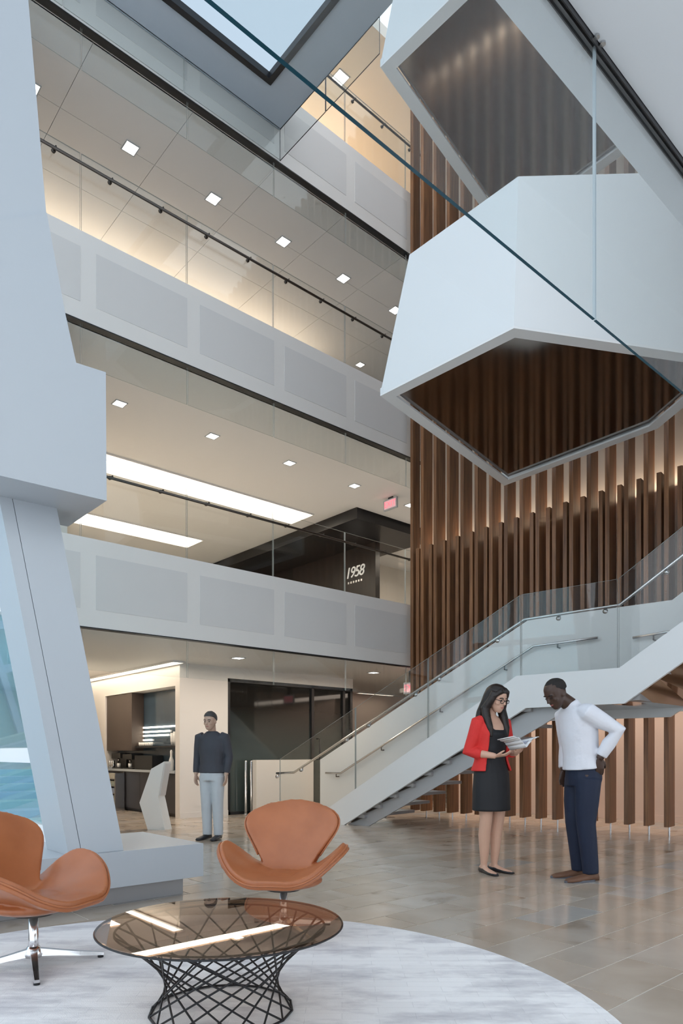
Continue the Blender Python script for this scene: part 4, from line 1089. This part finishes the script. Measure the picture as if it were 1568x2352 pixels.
for s_, e_, w_ in ((SL_, EL_, WL_), (SR_, ER_, WR_)):
    b.tube([s_, (s_+e_)/2, e_, (e_*0.6+w_*0.4), w_], [0.05, 0.048, 0.042, 0.042, 0.030], 12)
add_hand(b, WL_, Vector((-0.15, -0.15, -1)), Vector((-0.1, -1, 0.2)), 1, 0.25)
add_hand(b, WR_, Vector((0.15, 0.15, -1)), Vector((0.1, 1, 0)), -1, 0.3)
remesh(b.build('body', 'skin_m', MA, local=True, smooth=True), 0.0055, 4)
face_parts(H, MA, 1.05)
s = MB()
s.loft([ering((-0.012, 0, 0.945), 0.158, 0.188, tilt=0.10), ering((-0.010, 0, 0.985), 0.150, 0.184, tilt=0.08), ering((0.0, 0, 1.06), 0.138, 0.176), ering((0.012, 0, 1.16), 0.140, 0.180), ering((0.022, 0, 1.27), 0.142, 0.194), ering((0.045, 0, 1.37), 0.125, 0.200), ering((0.070, 0, 1.44), 0.092, 0.165), ering((0.092, 0, 1.485), 0.070, 0.092, tilt=0.3), ering((0.106, 0, 1.515), 0.064, 0.074, tilt=0.45)])
for s_, e_, w_ in ((SL_, EL_, WL_), (SR_, ER_, WR_)):
    s.tube([s_ + Vector((0, -s_.y*0.3, 0.01)), s_, (s_+e_)/2, e_ + (e_ - (s_+w_)/2)*0.06, (e_*0.55+w_*0.45), e_*0.1+w_*0.9], [0.070, 0.078, 0.072, 0.066, 0.058, 0.046], 14)
remesh(s.build('shirt', 'shirt', MA, local=True, smooth=True), 0.009, 4)
tr = MB()
tr.loft([ering((-0.015, 0, 0.80), 0.130, 0.172), ering((-0.022, 0, 0.86), 0.142, 0.178), ering((-0.022, 0, 0.92), 0.138, 0.172), ering((-0.012, 0, 1.0), 0.120, 0.158)])
for sd in (-1, 1):
    tr.tube([(-0.015, sd*0.085, 0.86), (0.0, sd*0.088, 0.66), (0.008, sd*0.088, 0.48), (-0.014, sd*0.088, 0.30), (-0.032, sd*0.088, 0.13), (-0.036, sd*0.088, 0.065)], [0.108, 0.098, 0.080, 0.074, 0.068, 0.066], 16)
remesh(tr.build('trousers', 'navy', MA, local=True, smooth=True), 0.009, 4)
hm = MB()
hm.loft([[H @ p for p in ering((cx, 0, z), rx, ry)] for z, cx, rx, ry in ((0.115, -0.040, 0.066, 0.074), (0.150, -0.028, 0.085, 0.084), (0.180, -0.016, 0.094, 0.080), (0.212, -0.010, 0.074, 0.060), (0.236, -0.008, 0.034, 0.028))])
remesh(hm.build('hair', 'hair_m', MA, local=True, smooth=True), 0.007, 4)
for sd in (-1, 1):
    q = MB(); add_foot(q, (-0.045, sd*0.09, 0), (0.205, sd*0.118, 0), 0.088, 1.0, 0.006)
    sh_ = q.build('shoe', 'brownshoe', MA, local=True, smooth=True)
    q = MB()
    rr = []
    for k in range(24):
        a = 2*math.pi*k/24
        rr.append(Vector((0.072 + 0.150*math.cos(a), sd*(0.103 + 0.014*math.cos(a)) + 0.046*math.sin(a)*(1 - 0.2*math.cos(a)), 0)))
    q.prism(rr, (0, 0, 0.018)); q.build('sole', 'sole', sh_, local=True)
MB().tube([(-0.012 + 0.112*math.cos(a), 0.150*math.sin(a), 0.985) for a in [2*math.pi*j/28 for j in range(28)]], 0.014, 6, closed=True).build('belt', 'brownshoe', MA, local=True)

# ---------------------------------------------------------------- person in the background by the white wall
gp_ = atZ(487, 1928, 0.0)
GA = thing('person', 'person in charcoal shirt and pale trousers standing by the white wall', 'person', (gp_.x, gp_.y, 0), math.radians(-150))
GA.scale = (0.94, 0.94, 0.94)
H = headmat((0.03, 0, 1.46), math.radians(10))
b = MB()
b.loft([ering((0, 0, 0.85), 0.10, 0.15), ering((0, 0, 1.0), 0.10, 0.14), ering((0, 0, 1.2), 0.11, 0.165), ering((0, 0, 1.35), 0.085, 0.175), ering((0, 0, 1.42), 0.05, 0.07)])
b.tube([(-0.01, 0, 1.38), (0.0, 0, 1.44), (0.02, 0, 1.52)], [0.058, 0.052, 0.055], 12)
add_head(b, H)
for sd in (-1, 1):
    b.tube([(0.0, sd*0.085, 0.86), (0.0, sd*0.08, 0.48), (-0.02, sd*0.08, 0.06)], [0.08, 0.052, 0.034], 12)
    add_foot(b, (-0.03, sd*0.08, 0), (0.19, sd*0.11, 0), 0.075, 0.9)
    s_, e_, w_ = Vector((0, sd*0.19, 1.36)), Vector((-0.03, sd*0.235, 1.09)), Vector((0.03, sd*0.225, 0.86))
    b.tube([Vector((0, s_.y*0.75, s_.z+0.01)), s_, (s_+e_)/2, e_, (e_+w_)/2, w_], [0.045, 0.05, 0.046, 0.040, 0.038, 0.027], 12)
    add_hand(b, w_, Vector((0.12, 0, -1)), Vector((0.1, -sd, 0)), sd, 0.3)
remesh(b.build('body', 'skin_b', GA, local=True, smooth=True), 0.006, 4)
face_parts(H, GA)
s = MB()
s.loft([ering((0, 0, 0.88), 0.128, 0.178), ering((0, 0, 1.0), 0.118, 0.165), ering((0, 0, 1.2), 0.128, 0.185), ering((0, 0, 1.34), 0.105, 0.195), ering((-0.004, 0, 1.41), 0.065, 0.11), ering((0, 0, 1.435), 0.058, 0.068)])
for sd in (-1, 1):
    s_, e_, w_ = Vector((0, sd*0.19, 1.36)), Vector((-0.03, sd*0.235, 1.09)), Vector((0.03, sd*0.225, 0.86))
    s.tube([Vector((0, s_.y*0.7, s_.z+0.01)), s_, (s_+e_)/2, e_, e_*0.5+w_*0.5, e_*0.1+w_*0.9], [0.06, 0.066, 0.062, 0.055, 0.050, 0.042], 12)
remesh(s.build('shirt', 'greyshirt', GA, local=True, smooth=True), 0.010, 4)
tr = MB()
tr.loft([ering((0, 0, 0.78), 0.12, 0.168), ering((0, 0, 0.88), 0.122, 0.170), ering((0, 0, 0.98), 0.108, 0.155)])
for sd in (-1, 1):
    tr.tube([(0, sd*0.082, 0.84), (0.0, sd*0.082, 0.48), (-0.02, sd*0.082, 0.13), (-0.022, sd*0.082, 0.06)], [0.100, 0.076, 0.064, 0.064], 14)
remesh(tr.build('trousers', 'palepants', GA, local=True, smooth=True), 0.010, 4)
hm = MB()
hm.loft([[H @ p for p in ering((cx, 0, z), rx, ry)] for z, cx, rx, ry in ((0.105, -0.042, 0.062, 0.074), (0.150, -0.026, 0.086, 0.084), (0.185, -0.012, 0.096, 0.080), (0.216, -0.008, 0.074, 0.060), (0.240, -0.008, 0.034, 0.028))])
remesh(hm.build('hair', 'hair_b', GA, local=True, smooth=True), 0.008, 4)
for sd in (-1, 1):
    q = MB(); add_foot(q, (-0.03, sd*0.08, 0), (0.20, sd*0.112, 0), 0.085, 1.0, 0.006); q.build('shoe', 'blackshoe', GA, local=True, smooth=True)
